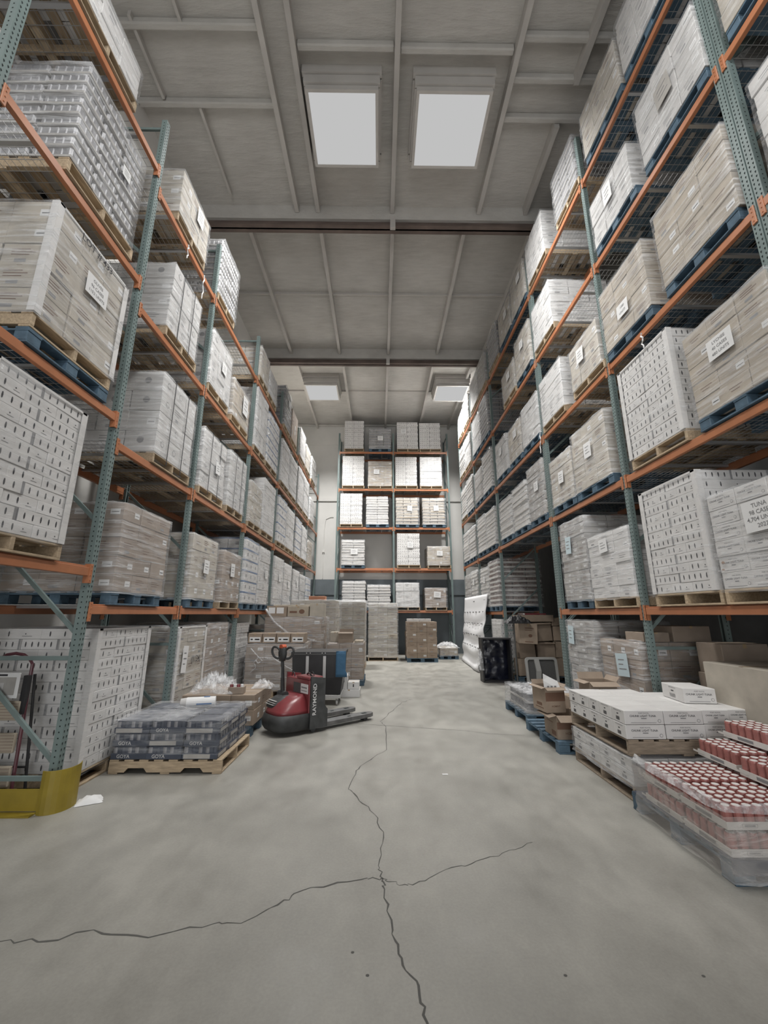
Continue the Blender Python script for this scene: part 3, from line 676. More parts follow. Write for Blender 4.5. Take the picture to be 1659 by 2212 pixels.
RL('R', 1, 1, LEVR[0], [(3.08, 4.09, 2.86, 'tuna', 'wood', dict(tiers=6, note=(.42, .62, .36, .28, ['TUNA', '98 CASES', '4,704 UNITS', '2027'], 'paper', .055))), (4.17, 5.14, 3.2, 'dotted', 'wood', dict(boards=True))])
st_ = [o for o in bpy.data.objects if o.name.startswith('pallet_load') and o.get('label', '').startswith('stained white tuna')][0]
m = MB(); rnd = random.Random(6)
for cx, cz, r_ in ((.30, .42, .05), (.36, .46, .035), (.24, .40, .03), (.95, .40, .025), (.96, .33, .02), (.42, .40, .025)):
    m.mark((Vector((0, -.012, 0)), Vector((1, 0, 0)), Vector((0, 0, 1))), [(1.01-cx+r_*rnd.uniform(.5, 1.2)*math.cos(a*PI/5), cz+r_*.6*rnd.uniform(.4, 1.2)*math.sin(a*PI/5)) for a in range(10)], 'rust')
obj('rust_stain', m.mesh('rust_stain'), st_)['label'] = 'brown water stain'
RL('R', 2, 5, LEVR[4], [(5.52, 6.38, 10.02, 'cans', 'wood', {}), (6.96, 7.92, 10.05, 'white', 'wood', {})])
RL('R', 2, 4, LEVR[3], [(6.96, 7.92, 8.27, 'white', 'wood', {})])
RL('R', 2, 3, LEVR[2], [(5.55, 6.5, 6.22, 'tan', 'wood', dict(note=(.3, .5, .22, .25, None))), (6.86, 7.88, 6.43, 'white', 'wood', {})])
RL('R', 2, 2, LEVR[1], [(5.7, 6.78, 4.74, 'tan', 'blue', dict(note=(.45, .6, .22, .25, None))), (6.86, 7.75, 4.6, 'tan', 'blue', dict(note=(.4, .5, .2, .22, None)))])
RL('R', 2, 1, LEVR[0], [(5.52, 6.62, 2.88, 'white', 'wood', dict(note=(.4, .8, .22, .2, None))), (6.68, 7.6, 3.3, 'grey', 'blue', dict(note=(.25, .95, .2, .3, None, 'paperb')))])
RL('R', 3, 5, LEVR[4], [(8.12, 9.1, 10.0, 'tan', 'blue', dict(note=True)), (9.2, 10.2, 9.95, 'tan', 'blue', dict(note=True)), (10.45, 11.42, 10.1, 'cans', 'wood', {})])
RL('R', 3, 4, LEVR[3], [(8.14, 9.14, 8.3, 'tan', 'blue', dict(note=True)), (9.24, 10.27, 8.05, 'tan', 'wood', dict(note=True))])
RL('R', 3, 3, LEVR[2], [(8.06, 9.07, 6.4, 'offwhite', 'blue', {}), (9.15, 10.1, 6.35, 'tan', 'blue', dict(note=True)), (10.28, 11.28, 6.45, 'offwhite', 'blue', dict(note=True))])
RL('R', 3, 2, LEVR[1], [(8.12, 9.0, 4.88, 'grey', 'blue', dict(note=True)), (9.15, 10.15, 4.75, 'trays', 'blue', {}), (10.3, 11.3, 4.72, 'trays', 'blue', {})])
RL('R', 4, 5, LEVR[4], [(11.8, 12.85, 10.1, 'grey', 'wood', {}), (12.95, 14.0, 10.1, 'white', 'wood', {})])
RL('R', 4, 4, LEVR[3], [(11.8, 12.85, 8.6, 'cans', 'blue', {}), (12.95, 14.0, 8.5, 'white', 'blue', {})])
RL('R', 4, 3, LEVR[2], [(11.8, 12.85, 6.7, 'trays', 'blue', {}), (12.95, 14.0, 6.5, 'grey', 'blue', {})])
RL('R', 4, 2, LEVR[1], [(11.8, 12.85, 4.8, 'trays', 'blue', {}), (12.95, 14.0, 4.85, 'trays', 'blue', {})])
RL('R', 4, 1, LEVR[0], [(11.8, 12.85, 3.25, 'brownc', 'blue', {}), (12.95, 14.0, 3.15, 'trays', 'blue', dict(note=True))])
RL('R', 5, 5, LEVR[4], [(14.4, 15.4, 10.0, 'trays', 'wood', {}), (15.5, 16.5, 9.9, 'white', 'wood', {})])
RL('R', 5, 4, LEVR[3], [(14.4, 15.4, 8.4, 'offwhite', 'wood', {}), (15.5, 16.5, 8.4, 'trays', 'wood', {})])
RL('R', 5, 3, LEVR[2], [(14.4, 15.4, 6.7, 'trays', 'blue', {}), (15.5, 16.5, 6.6, 'trays', 'wood', {})])
RL('R', 5, 2, LEVR[1], [(14.4, 15.4, 4.8, 'trays', 'blue', {}), (15.5, 16.5, 4.8, 'trays', 'blue', {})])
RL('R', 5, 1, LEVR[0], [(14.4, 15.4, 3.2, 'trays', 'blue', dict(note=True)), (15.5, 16.5, 3.15, 'grey', 'blue', {})])
# far rack
FARL = [(4, [(-1.66, -.71, 10.62, 'dotted', 'wood', {}), (-.5, .52, 10.24, 'cans', 'blue', dict(note=(.4, .55, .25, .22, None))), (.80, 1.80, 10.56, 'dotted', 'wood', dict(note=(.2, .9, .24, .22, None))), (1.86, 2.90, 10.52, 'dotted', 'wood', {})]),
        (3, [(-1.72, -.72, 8.83, 'dotted', 'wood', {}), (-.53, .52, 8.58, 'kraft_l', 'wood', dict(note=(.25, .7, .26, .22, None))), (.72, 1.72, 8.8, 'dotted', 'wood', {}), (1.86, 2.86, 8.8, 'white', 'wood', {})]),
        (2, [(-1.78, -.8, 7.02, 'dotted', 'wood', {}), (-.60, .36, 6.88, 'trays', 'blue', {}), (.74, 1.78, 6.83, 'tantray', 'blue', dict(note=(.5, .75, .22, .25, None))), (1.94, 2.98, 6.81, 'tantray', 'blue', dict(note=(.5, .75, .22, .25, None)))]),
        (1, [(-1.66, -.66, 4.88, 'trays', 'blue', dict(note=(.4, .6, .3, .25, None))), (.78, 1.79, 5.18, 'dotted', 'wood', dict(note=(.45, .9, .25, .25, None))), (2.12, 3.08, 4.6, 'kraft_l', 'wood', dict(note=(.4, .55, .25, .22, None)))]),
        (0, [(-1.6, -.62, 3.08, 'trays', 'blue', {}), (-.52, .45, 2.92, 'trays', 'blue', {}), (.72, 1.72, 3.01, 'white', 'wood', {}), (1.98, 2.92, 2.79, 'kraft', 'wood', dict(note=(.35, .55, .3, .25, None)))])]
SN = ['first', 'second', 'third', 'fourth', 'top']; PN = {4: ['leftmost', 'second from the left', 'third from the left', 'rightmost'], 3: ['leftmost', 'middle', 'rightmost']}
for lv, its in FARL:
    for i, (a0, a1, zt, st, pal, kw) in enumerate(its):
        load('F', a0, a1, LEVF[lv]+DZ, zt, st, pal, xf=18.06, D=1.1, wrap=(st != 'dotted'), label='%s, far wall rack, %s shelf, %s' % (LOOK[st], SN[lv], PN[len(its)][i]), **kw)

# ---------------------------------------------------------------- loads on the floor
G2 = 'pallet loads standing on the floor'
t = load('L', 4.63, 5.65, 0, 1.53, 'dotted', 'wood', wrap=True, boards=True, label='white slotted-carton pallet load on the floor behind the ladder and left upright', group=G2, xf=-3.0)
t = load('L', 6.3, 7.28, 0, 1.5, 'tan', 'wood', boards=True, label='tan film-wrapped pallet load with white edge boards marked (1134), under left rack', group=G2, xf=-2.92, note=(.12, .85, .16, .38, None, 'paper'))
m = MB(); m.text((Vector((0, -.03, 0)), Vector((1, 0, 0)), Vector((0, 0, 1))), .62, 1.0, '(1134)', .13, 'ink'); obj('handwriting', m.mesh('handwriting'), t)
load('L', 7.42, 8.4, 0, 1.53, 'kraft_d', 'wood', wrap=True, label='ragged brown pallet load under left rack beside the edge-boarded one', group=G2, xf=-2.95)
load('L', 8.95, 9.95, 0, 1.5, 'dotted', 'wood', label='white slotted-carton pallet load under left rack behind the brown box stacks', group=G2, xf=-3.02)
load('L', 11.5, 12.5, 0, 1.4, 'kraft', 'wood', label='brown pallet load under the left rack, hidden behind tall wrapped stacks', group=G2, xf=-3.0)
# goya pallet
t = load('F', -2.93, -1.76, 0, .53, 'goya', 'notched', xf=5.05, D=1.02, tiers=3, label='low pallet of dark canned-food trays marked GOYA under loose film', group=G2, film_z=.2)
pf = film_mess('loose_wrap', (.62, .5, .535), (1.22, 1.02, .045), parent=t, seed=3, m_='film')
# brown boxes on the blue pallet behind it
t = load('F', -2.83, -1.79, 0, .55, 'kraft', 'blue', xf=6.45, D=1.0, tiers=2, wrap=False, label='low pallet of plain brown boxes between dark trays and red pallet jack', group=G2)
def F_(a0, a1, y, zt, st, pal, label, z0=0, **kw): return load('F', a0, a1, z0, zt, st, pal, xf=y, label=label, group=G2, **kw)
tS3 = F_(-2.84, -1.62, 9.3, 1.06, 'kraft_d', 'wood', 'film-tied stack of brown cases behind the jack with four boxes on top', D=1.05, tiers=5)
tS4 = F_(-2.82, -1.38, 10.6, 1.62, 'kraft', 'wood', 'big half-unwrapped stack of brown cartons left of the aisle', D=1.1, tiers=6)
def tie(par, pts, r_, nm='film_strip'):
    m = MB(); P = []
    for i in range(len(pts)-1):
        for k in range(5): P.append(Vector(pts[i]).lerp(Vector(pts[i+1]), k/5)+Vector((0, random.uniform(-.008, .008), random.uniform(-.01, .01))))
    P.append(Vector(pts[-1])); m.tube(P, r_, 'filmx', 7, flat=.5); obj(nm, m.mesh(nm, True), par)
tie(tS3, [(.12, -.05, .98), (.3, -.06, .80), (.62, -.06, .78), (1.0, -.05, .56), (1.2, -.04, .5)], .022)
tie(tS3, [(.3, -.06, .8), (.2, -.07, .7), (.26, -.07, .6), (.14, -.06, .5)], .018); tie(tS3, [(.28, -.07, .82), (.38, -.08, .74), (.3, -.08, .68), (.24, -.08, .76)], .02)
tie(tS4, [(.02, -.05, 1.8), (.25, -.08, 1.5), (.6, -.1, 1.25), (1.05, -.1, 1.12), (1.3, -.06, 1.05)], .05)
F_(-2.55, -1.2, 12.3, 2.08, 'tan', 'wood', 'tall tan wrapped stack behind the half-unwrapped brown cartons', D=1.1)
F_(-1.66, -.46, 14.0, 2.09, 'tan', 'wood', 'tall grey-tan wrapped stack left of the aisle centre', D=1.1, tiers=13)
F_(-1.72, -.5, 16.2, 2.2, 'white', 'wood', 'white wrapped stack behind the tall grey-tan stack', D=1.1, tiers=13)
F_(-1.28, -.40, 10.75, .98, 'kraft', 'blue', 'brown carton pallet behind the black cart, open box on top', D=1.0, tiers=3)
F_(-.41, .71, 16.24, 2.1, 'tan', 'wood', 'tall tan wrapped stack in the centre in front of the far rack', D=1.1, tiers=12)
F_(1.02, 2.11, 15.78, 1.42, 'kraft', 'blue', 'brown carton stack on blue pallet in front of far rack', D=1.2, tiers=7, wrap=False)
t = F_(2.36, 3.05, 16.8, .42, 'kraft_l', 'blue', 'low blue pallet of odd boxes tied with film beside the white banner', D=1.0, tiers=1)
film_mess('loose_wrap', (.35, .4, .42), (.8, .8, .2), parent=t, seed=9)
# loads on the floor, right side
load('R', 6.72, 7.68, 0, 1.58, 'grey', 'wood', label='grey shingled load with small white labels under right rack', group=G2, xf=3.38, note=(.1, 1.2, .2, .3, None, 'paperb'))
load('R', 5.62, 6.6, 0, 1.33, 'kraft', 'wood', label='brown film-wrapped load with paper sheets under right rack beside the grey one', group=G2, xf=3.4, note=(.45, .85, .28, .3, None, 'paperb'), tiers=5)
load('R', 11.85, 12.85, 0, 1.55, 'dotted', 'wood', label='white slotted-carton pallet load at floor level behind the black framed panel', group=G2)
load('R', 3.02, 3.62, 0, 1.2, 'white', 'wood', label='white carton pallet load at the right edge of the photo under the rack', group=G2, xf=3.57)

# ---------------------------------------------------------------- loose boxes
def box_mesh(w_, d_, h_, m_='kraft', open_=False, prints=None, ch=.006, flap=.12):
    m = MB()
    if not open_:
        m.box(0, w_, 0, d_, 0, h_, m_, ch); m.rect((Vector((0, 0, h_+.0008)), Vector((1, 0, 0)), Vector((0, 1, 0))), 0, w_, d_*.5-.025, d_*.5+.025, 'tape')
        m.rect((Vector((0, -.0012, 0)), Vector((1, 0, 0)), Vector((0, 0, 1))), w_*.5-.022, w_*.5+.022, h_*.86, h_, 'tape')
    else:
        e = .006
        m.box(0, w_, 0, d_, 0, e, m_); m.box(0, w_, 0, e, e, h_, m_); m.box(0, w_, d_-e, d_, e, h_, m_); m.box(0, e, e, d_-e, e, h_, m_); m.box(w_-e, w_, e, d_-e, e, h_, m_)
        def flp(p, q, dx, dy, dz): m.add([p, q, (q[0]+dx, q[1]+dy, q[2]+dz), (p[0]+dx, p[1]+dy, p[2]+dz), (p[0], p[1], p[2]-.004), (q[0], q[1], q[2]-.004), (q[0]+dx, q[1]+dy, q[2]+dz-.004), (p[0]+dx, p[1]+dy, p[2]+dz-.004)], [(0, 1, 2, 3), (7, 6, 5, 4), (0, 4, 5, 1), (1, 5, 6, 2), (2, 6, 7, 3), (3, 7, 4, 0)], m_)
        flp((0, 0, h_), (w_, 0, h_), 0, -flap, -flap*.45); flp((0, d_, h_), (w_, d_, h_), 0, flap*.3, flap*.9)
        flp((0, 0, h_), (0, d_, h_), -flap*.8, 0, -flap*.2); flp((w_, 0, h_), (w_, d_, h_), flap*.5, 0, flap*.6)
    if prints:
        F = faces(w_, d_, h_)
        for (k, t_, u, v, s_, mm) in prints:
            o, r_, u_, L_ = F[k]
            if t_ == '#': m.rect((o, r_, u_), u[0]*L_, u[1]*L_, v[0]*h_, v[1]*h_, mm)
            elif t_ == 'o': m.mark((o*1.5, r_, u_), [(u*L_+s_*math.cos(a*PI/6), v*h_+s_*.8*math.sin(a*PI/6)) for a in range(12)], mm)
            else: m.text((o*2, r_, u_), u*L_, v*h_, t_, s_, mm)
    return m.mesh('cardboard_box')
def cbox(label, loc, dims, rz=0, m_='kraft', open_=False, prints=None, tilt=(0, 0), group='loose cardboard boxes', name='cardboard_box', cat='box', flap=.12):
    o = obj(name, box_mesh(*dims, m_, open_, prints, flap=flap), None, loc); o.rotation_euler = (tilt[0], tilt[1], rz); return tag(o, label, cat, group)
P4 = [('f', '#', (.12, .92), (.12, .6), 0, 'paper'), ('f', '#', (.5, .85), (.3, .42), 0, 'inkg'), ('f', '#', (.2, .35), (.3, .42), 0, 'inkg')]
for i, s_ in enumerate(('leftmost', 'second', 'third', 'rightmost')):
    cbox('brown box with white printed side, %s of the row of four atop the film-tied stack' % s_, (-2.82+i*.305, 9.32+.01*(i % 2), 1.085), (.29, .4, .2), prints=P4, group='four boxes in a row on the stack')
cbox('brown box with two white labels on top of the half-unwrapped stack', (-2.8, 10.6, 1.625), (.5, .4, .26), prints=[('f', '#', (.1, .42), (.3, .85), 0, 'paper'), ('f', '#', (.5, .85), (.3, .85), 0, 'paper')])
cbox('yellowish box with dark printed logo on top of the half-unwrapped stack', (-2.28, 10.6, 1.625), (.52, .4, .25), m_='kraft_l', prints=[('f', '#', (.1, .45), (.35, .55), 0, 'inkr'), ('f', 'o', .68, .5, .07, 'inkr')])
cbox('long grey-brown case at the top right of the half-unwrapped stack', (-1.74, 10.65, 1.625), (.36, .4, .32), m_='tan')
cbox('small orange crate on top of the tall tan wrapped stack, far left', (-2.15, 12.9, 2.105), (.5, .35, .12), m_='orange', name='orange_crate', cat='crate', group=None)
cbox('flat pale carton lying across the back of the half-unwrapped stack', (-2.75, 11.05, 1.625), (1.2, .5, .3), m_='tan')
cbox('small open brown box standing on the pallet behind the black cart', (-1.02, 10.78, .985), (.36, .35, .27), open_=True, flap=.07)
cbox('wrapped tan box beside the small open box behind the cart', (-1.27, 11.2, .985), (.24, .4, .25), m_='tan')
cbox('low cardboard lid on the pallet behind the black cart', (-.62, 10.8, .985), (.22, .5, .06), m_='kraft_l')
cbox('flat white box lying on the floor right of the black cart', (-.86, 9.32, 0), (.46, .4, .15), m_='white', group='white boxes beside the cart')
cbox('small white box with a black slot stacked right of the cart', (-.66, 9.36, .153), (.24, .3, .14), m_='white', prints=[('f', '#', (.45, .55), (.3, .7), 0, 'ink')], group='white boxes beside the cart')
cbox('tall narrow white box with a black slot stacked against the cart', (-.82, 9.36, .153), (.15, .3, .27), m_='white', prints=[('f', '#', (.4, .6), (.5, .7), 0, 'ink')], group='white boxes beside the cart')
for i in range(2): cbox('flat white box on top of the brown stack on blue pallet, %s' % ('left' if i == 0 else 'right'), (1.05+i*.45, 15.85, 1.425+.0*i), (.42, .5, .1), m_='offwhite')
# right floor row: two blue pallets
def lone_pallet(label, x0, y0, kind, rz=0, z=0, w_=1.0, d_=1.2):
    o = obj('pallet', get_pallet(kind, w_, d_), None, (x0, y0, z), rz); return tag(o, label, 'pallet', 'pallets on the floor')
lone_pallet('worn blue pallet beneath the two open boxes, right side', 2.24, 5.66, 'blue')
t = thing('wrapped_bundle', 'clear-film bundle of grey packs on blue pallet behind the open boxes', 'bundle', (2.34, 7.05, .0))
obj('pallet', get_pallet('blue', 1.0, 1.2), t)
for k in range(2):
    for i in range(2):
        for j in range(3): obj('pack', carton_mesh('cans', .42, .33, .145, 0), t, (.06+i*.43, .08+j*.35, .145+k*.15))
obj('stretch_wrap', wrap_mesh(.92, 1.1, .13, .46, e=.02, amp=.03), t, (.03, .04, 0)); film_mess('loose_wrap', (.5, .6, .44), (.9, 1.0, .07), parent=t, seed=5)
APPR = [('f', '#', (.0, 1), (.42, .72), 0, 'inkr'), ('f', 'o', .65, .8, .06, 'kraft_l'), ('f', 'HOMINY', .5, .25, .04, 'inkr'), ('l', '#', (.55, .9), (.1, .3), 0, 'inkr'), ('l', '#', (.2, .7), (.6, .64), 0, 'inkr')]
cbox('open brown box with dark printed band and spread flaps, lower of two', (2.27, 5.74, .145), (.36, .42, .28), open_=True, prints=APPR, group='open boxes on the blue pallet')
cbox('open brown box with torn white bag, standing on the lower open box', (2.2, 5.86, .43), (.27, .36, .31), rz=.12, open_=True, prints=[('f', '#', (.0, 1), (.45, .8), 0, 'inkr'), ('l', '#', (.2, .8), (.12, .16), 0, 'inkr'), ('l', '#', (.3, .7), (.22, .34), 0, 'inkr'), ('f', 'HOMINY', .5, .25, .03, 'inkr')], group='open boxes on the blue pallet', flap=.06)
m = MB(); m.add([(0, 0, 0), (.24, 0, -.02), (.22, .05, .1), (.1, .06, .16), (.02, .05, .2), (0, .02, .12)], [(0, 1, 2, 3, 4, 5)], 'paper'); m.add([(.2, 0, -.02), (.24, .25, 0), (.22, .25, .12), (.2, .04, .1)], [(0, 1, 2, 3)], 'paper')
for q in range(3): m.add([(.04+.05*q, -.002, .03), (.07+.05*q, -.002, .03), (.07+.05*q, -.0005, .05), (.04+.05*q, -.0005, .05)], [(0, 1, 2, 3)], 'inkg')
tag(obj('torn_bag', m.mesh('torn_bag'), None, (2.22, 5.93, .70), .1), 'torn white paper bag sticking out of the upper open box', 'bag')
cbox('brown box with white printed panel behind the open boxes', (2.66, 6.1, .145), (.4, .4, .42), prints=[('f', '#', (0, 1), (.3, .75), 0, 'paper'), ('f', 'STYLE # 1389', .5, .6, .035, 'ink'), ('f', 'MACARONI', .5, .45, .035, 'ink')])
# tuna pallets
t = load('F', 2.35, 3.38, 0, .40, 'tuna', 'aged', xf=4.3, D=1.2, tiers=2, label='lower film-wrapped pallet of white tuna cartons with a second pallet on top', group=G2) if False else None
STY['tuna'] = (.13, 3, 4, .003, 1)
t = load('F', 2.36, 3.42, 0, .372, 'tuna', 'agedx', xf=4.28, D=1.2, tiers=2, label='film-wrapped white tuna cartons on the bottom pallet beneath a second pallet', group=G2)
lone_pallet('aged wooden pallet between the two levels of tuna cartons', 2.35, 4.27, 'agedx', z=.395, w_=1.1)
TU = 'white tuna cartons on the upper pallet'
tm = carton_mesh('tuna', .375, .232, .125, 0); tm2 = carton_mesh('tuna', .255, .31, .125, 0)
for k in range(2):
    for j in range(5):
        for i in range(2):
            if k == 0 and i == 1 and j > 0: continue
            o = obj('tuna_carton', tm, None, (2.34+i*.382+random.uniform(-.003, .003), 4.27+j*.236+random.uniform(-.003, .003), .54+k*.127), random.uniform(-.01, .01))
            tag(o, 'white tuna carton in the %s layer, %s column, %s' % (('lower', 'upper')[k], ('aisle-side', 'second')[i], ('frontmost', 'second from the front', 'middle of the row', 'second from the back', 'rearmost')[j]), 'carton', TU)
    for j in range(3):
        for i in range(2):
            if k == 0 and j > 0: continue
            o = obj('tuna_carton', tm2, None, (3.11+i*.262, 4.29+j*.315+.02*i, .54+k*.127), random.uniform(-.01, .01))
            tag(o, 'end-on white tuna carton, %s layer, %s of right columns, %s' % (('lower', 'upper')[k], ('left', 'right')[i], ('front', 'middle', 'back')[j]), 'carton', TU)
lone_pallet('aged wooden pallet under the end-on tuna cartons by the rack', 3.47, 4.27, 'aged', z=.0, w_=.3) if False else None
o = obj('tuna_carton', carton_mesh('tuna', .31, .42, .145, 0), None, (3.16, 4.58, .794), -.12); tag(o, 'single white tuna carton lying on top of all the others', 'carton', TU)
cbox('brown box marked STYLE # 1389 behind the tuna cartons', (2.64, 5.52, .52), (.34, .3, .34), m_='kraft', open_=True, flap=.09, prints=[('f', 'STYLE # 1389', .5, .72, .036, 'inkr'), ('f', 'MACARONI', .5, .52, .036, 'inkr')])
cbox('brown box under the one marked STYLE # 1389, behind the tuna pallets', (2.62, 5.5, .146), (.4, .34, .37), m_='kraft_d')
# big brown box under the right rack and dim cartons behind
cbox('huge brown wrapped carton under the right rack behind the tuna', (3.55, 3.78, .145), (1.0, .98, 1.04), m_='tan', rz=.0)
lone_pallet('wooden pallet beneath the huge brown carton', 3.56, 3.7, 'wood', d_=1.1)
for i, (x, y, z, w_, d_, h_) in enumerate([(3.95, 5.0, .145, .55, .4, .5), (3.95, 5.0, .65, .6, .4, .35), (3.98, 5.0, 1.0, .55, .4, .35), (3.45, 5.6, 1.335, .35, .4, .12), (3.85, 5.6, 1.335, .5, .4, .2)]):
    cbox('brown box in the dim bay under the right rack, ' + ('bottom of the pile', 'middle of the pile', 'top of the pile', 'flat one on the wrapped load', 'taller one on the wrapped load')[i], (x, y, z), (w_, d_, h_), m_='kraft_d', group='boxes in the dim bay')
lone_pallet('wooden pallet beneath the dim pile under the right rack', 3.6, 4.95, 'wood', w_=1.0, d_=.5)

# heap of empty boxes beyond the third right upright
HB = [(3.60, 11.24, .15, .44, .33, .42, 0), (4.10, 11.22, .15, .42, .34, .40, .03), (4.56, 11.24, .15, .36, .33, .44, -.03), (3.66, 11.25, .58, .42, .33, .40, .05), (4.12, 11.23, .56, .44, .33, .42, -.05), (4.58, 11.24, .60, .34, .33, .40, .04),
      (4.08, 11.22, 1.0, .46, .34, .46, .06), (4.57, 11.24, 1.02, .36, .33, .36, -.04), (3.58, 10.98, 0.97, .45, .33, .50, -.10), (4.56, 11.24, 1.39, .34, .33, .2, .08)]
HN = ['left one of the bottom row', 'middle one of the bottom row', 'right one of the bottom row', 'left one of the second row', 'middle one of the second row', 'right one of the second row', 'large crushed one in the third row', 'right one of the third row', 'front one with a dark logo', 'small one at the top right']
lone_pallet('dark blue pallet beneath the heap of empty boxes', 3.56, 11.16, 'blue', w_=1.4, d_=.4)
cbox('tall closed brown box behind the front one with the logo, in the heap', (3.62, 11.3, .985), (.42, .28, .48), group='heap of empty brown boxes')
for i, (x, y, z, w_, d_, h_, r_) in enumerate(HB):
    pr = [('f', 'o', .6, .4, .05, 'inkr'), ('f', '#', (.3, .8), (.75, .79), 0, 'inkr'), ('f', '#', (.3, .7), (.65, .68), 0, 'inkr'), ('f', '#', (.3, .75), (.08, .12), 0, 'inkr')] if i == 8 else ([('f', '#', (.6, .85), (.4, .6), 0, 'paper')] if i in (5, 7) else None)
    cbox('empty brown box in the heap, ' + HN[i], (x, y, z), (w_, d_, h_), rz=r_, open_=(i in (4, 6)), prints=pr, group='heap of empty brown boxes', tilt=(0, .05*(i % 3-1)), flap=.06)
cbox('long flat brown box lying across the top of the heap', (3.62, 11.18, 1.50), (.98, .4, .17), m_='kraft', rz=.03, group='heap of empty brown boxes')
m = MB(); m.box(0, .62, 0, .36, 0, .03, 'red', .004); m.box(.0, .04, -.005, .365, 0, .034, 'white'); m.box(.02, .6, .01, .35, .031, .034, 'goya')
tag(obj('printed_panel', m.mesh('printed_panel'), None, (3.8, 11.2, 1.68), .05), 'thin dark and red printed panel lying on the long flat box', 'panel')
# black rod stand with dark bag
t = thing('garment_stand', 'thin dark stand draped with a black bag before the box heap', 'stand', (3.44, 10.92, 0))
m = MB(); m.tube([(0, 0, .0), (0, 0, 1.5)], .022, 'graydk'); m.tube([(-.2, 0, .02), (.2, 0, .02)], .02, 'graydk'); obj('pole', m.mesh('pole'), t)
film_mess('black_bag', (.1, 0, 1.46), (.62, .3, .18), parent=t, m_='black', seed=12)
# black framed panel, moulded lid, banner
t = thing('framed_crate', 'upright black open-fronted crate lined with shiny dark film', 'crate', (2.66, 11.2, 0))
m = MB()
for a in ((0, .04, 0, .35, 0, 1.09), (.73, .77, 0, .35, 0, 1.09), (.04, .73, 0, .35, 1.05, 1.09), (.04, .73, 0, .35, 0, .04)): m.box(*a, 'black', .004)
obj('frame', m.mesh('frame'), t)
m = MB(); V = []; rnd = random.Random(4)
for j in range(17):
    for i in range(11): V.append((.04+.69*i/10, .3-.10*rnd.random()*(0 < i < 10), .04+1.01*j/16))
m.add(V, [(j*11+i, j*11+i+1, j*11+i+12, j*11+i+11) for j in range(16) for i in range(10)], 'tarp'); obj('film_lining', m.mesh('film_lining', True), t)
film_mess('loose_film_edge', (-.03, .1, .3), (.12, .3, .5), parent=t, seed=21, nseg=10)
t = thing('moulded_tray', 'grey-rimmed dark plastic tray leaning upright beside the black crate', 'tray', (3.66, 10.84, .02)); t.rotation_euler = (-.12, 0, 0)
def rrect(x0, x1, z0, z1, r_, n_=5, y=0):
    P = []
    for cx, cz, a0 in ((x1-r_, z0+r_, -PI/2), (x1-r_, z1-r_, 0), (x0+r_, z1-r_, PI/2), (x0+r_, z0+r_, PI)):
        for k in range(n_): a = a0+PI/2*k/(n_-1); P.append((cx+r_*math.cos(a), y, cz+r_*math.sin(a)))
    return P
m = MB(); A, B_ = rrect(0, .8, 0, .63, .09), rrect(.06, .74, .06, .57, .05); A2, B2 = [(x, .05, z) for x, y, z in A], [(x, .05, z) for x, y, z in B_]
m.loft([B2, A2, A, B_, B2], 'graym', cap=False); obj('rim', m.mesh('rim'), t)
m = MB(); m.prism([(x, z) for x, y, z in rrect(.05, .75, .05, .58, .05)], 'y', .03, .05, 'graydk'); obj('panel', m.mesh('panel'), t)
m = MB(); m.loft([[(.22, -.01, .03), (.34, -.01, .03), (.34, .02, .03), (.22, .02, .03)], [(.24, -.06, .3), (.36, -.06, .3), (.36, .0, .3), (.24, .0, .3)], [(.22, -.01, .6), (.34, -.01, .6), (.34, .02, .6), (.22, .02, .6)]], 'graym'); obj('handle_strap', m.mesh('handle_strap'), t)
m = MB(); V = []; nb = 22; nh = 26
for j in range(nh+1):
    for i in range(nb+1):
        u, v = i/nb, j/nh; y = 13.0+3.5*u; x = 3.0+.17*u+(3.36-3.0-.17*u)*v; fold = .085*math.sin(v*26+u*3+1.2*math.sin(u*5))*(1-v)**1.4*(1-.5*u)
        V.append((x-fold, y, .02+2.28*v+.15*(1-v)*math.sin(u*PI)*0))
m.add(V, [(j*(nb+1)+i, j*(nb+1)+i+1, (j+1)*(nb+1)+i+1, (j+1)*(nb+1)+i) for j in range(nh) for i in range(nb)], 'cloth')
for j in range(5):
    for i in range(7):
        u, v = (i+.5)/7.2, .28+.16*j; y = 13.0+3.5*u; xx = 3.0+.17*u+(.36-.17*u)*v-.065*(1-v)
        m.add([(xx-.004, y, .02+2.28*v), (xx-.004, y+.2, .02+2.28*v), (xx-.004, y+.2, .05+2.28*v), (xx-.004, y, .05+2.28*v)], [(0, 1, 2, 3)], 'inkg')
ban = tag(obj('fabric_banner', m.mesh('fabric_banner', True)), 'tall white fabric banner with small repeated print leaning on the right rack', 'banner')
mod = ban.modifiers.new('s', 'SOLIDIFY'); mod.thickness = .012

# ---------------------------------------------------------------- shrink-wrapped trays of red jars, right foreground
JX0, JY0 = 2.30, 3.12
t = thing('tray_pallet', 'blue pallet with grey slip sheet carrying the trays of red jars', 'pallet', (JX0-.02, JY0-.02, 0))
obj('pallet', get_pallet('blue', 1.2, 1.1), t)
m = MB(); m.box(0, 1.24, 0, 1.08, .143, .147, 'goya'); m.box(-.006, 1.24, -.006, 0, .06, .147, 'goya'); obj('slip_sheet', m.mesh('slip_sheet'), t)
def jar_mesh():
    m = MB(); m.tube([(0, 0, 0), (0, 0, .012), (0, 0, .104), (0, 0, .112)], .0335, 'canred', 12); return m.mesh('jar', False)
def lid_mesh():
    m = MB(); m.tube([(0, 0, .112), (0, 0, .124)], .0325, 'canred', 12, r1=.030); m.tube([(0, 0, .1235), (0, 0, .1265)], .0245, 'lid', 12); return m.mesh('lid')
JM, LM = jar_mesh(), lid_mesh()
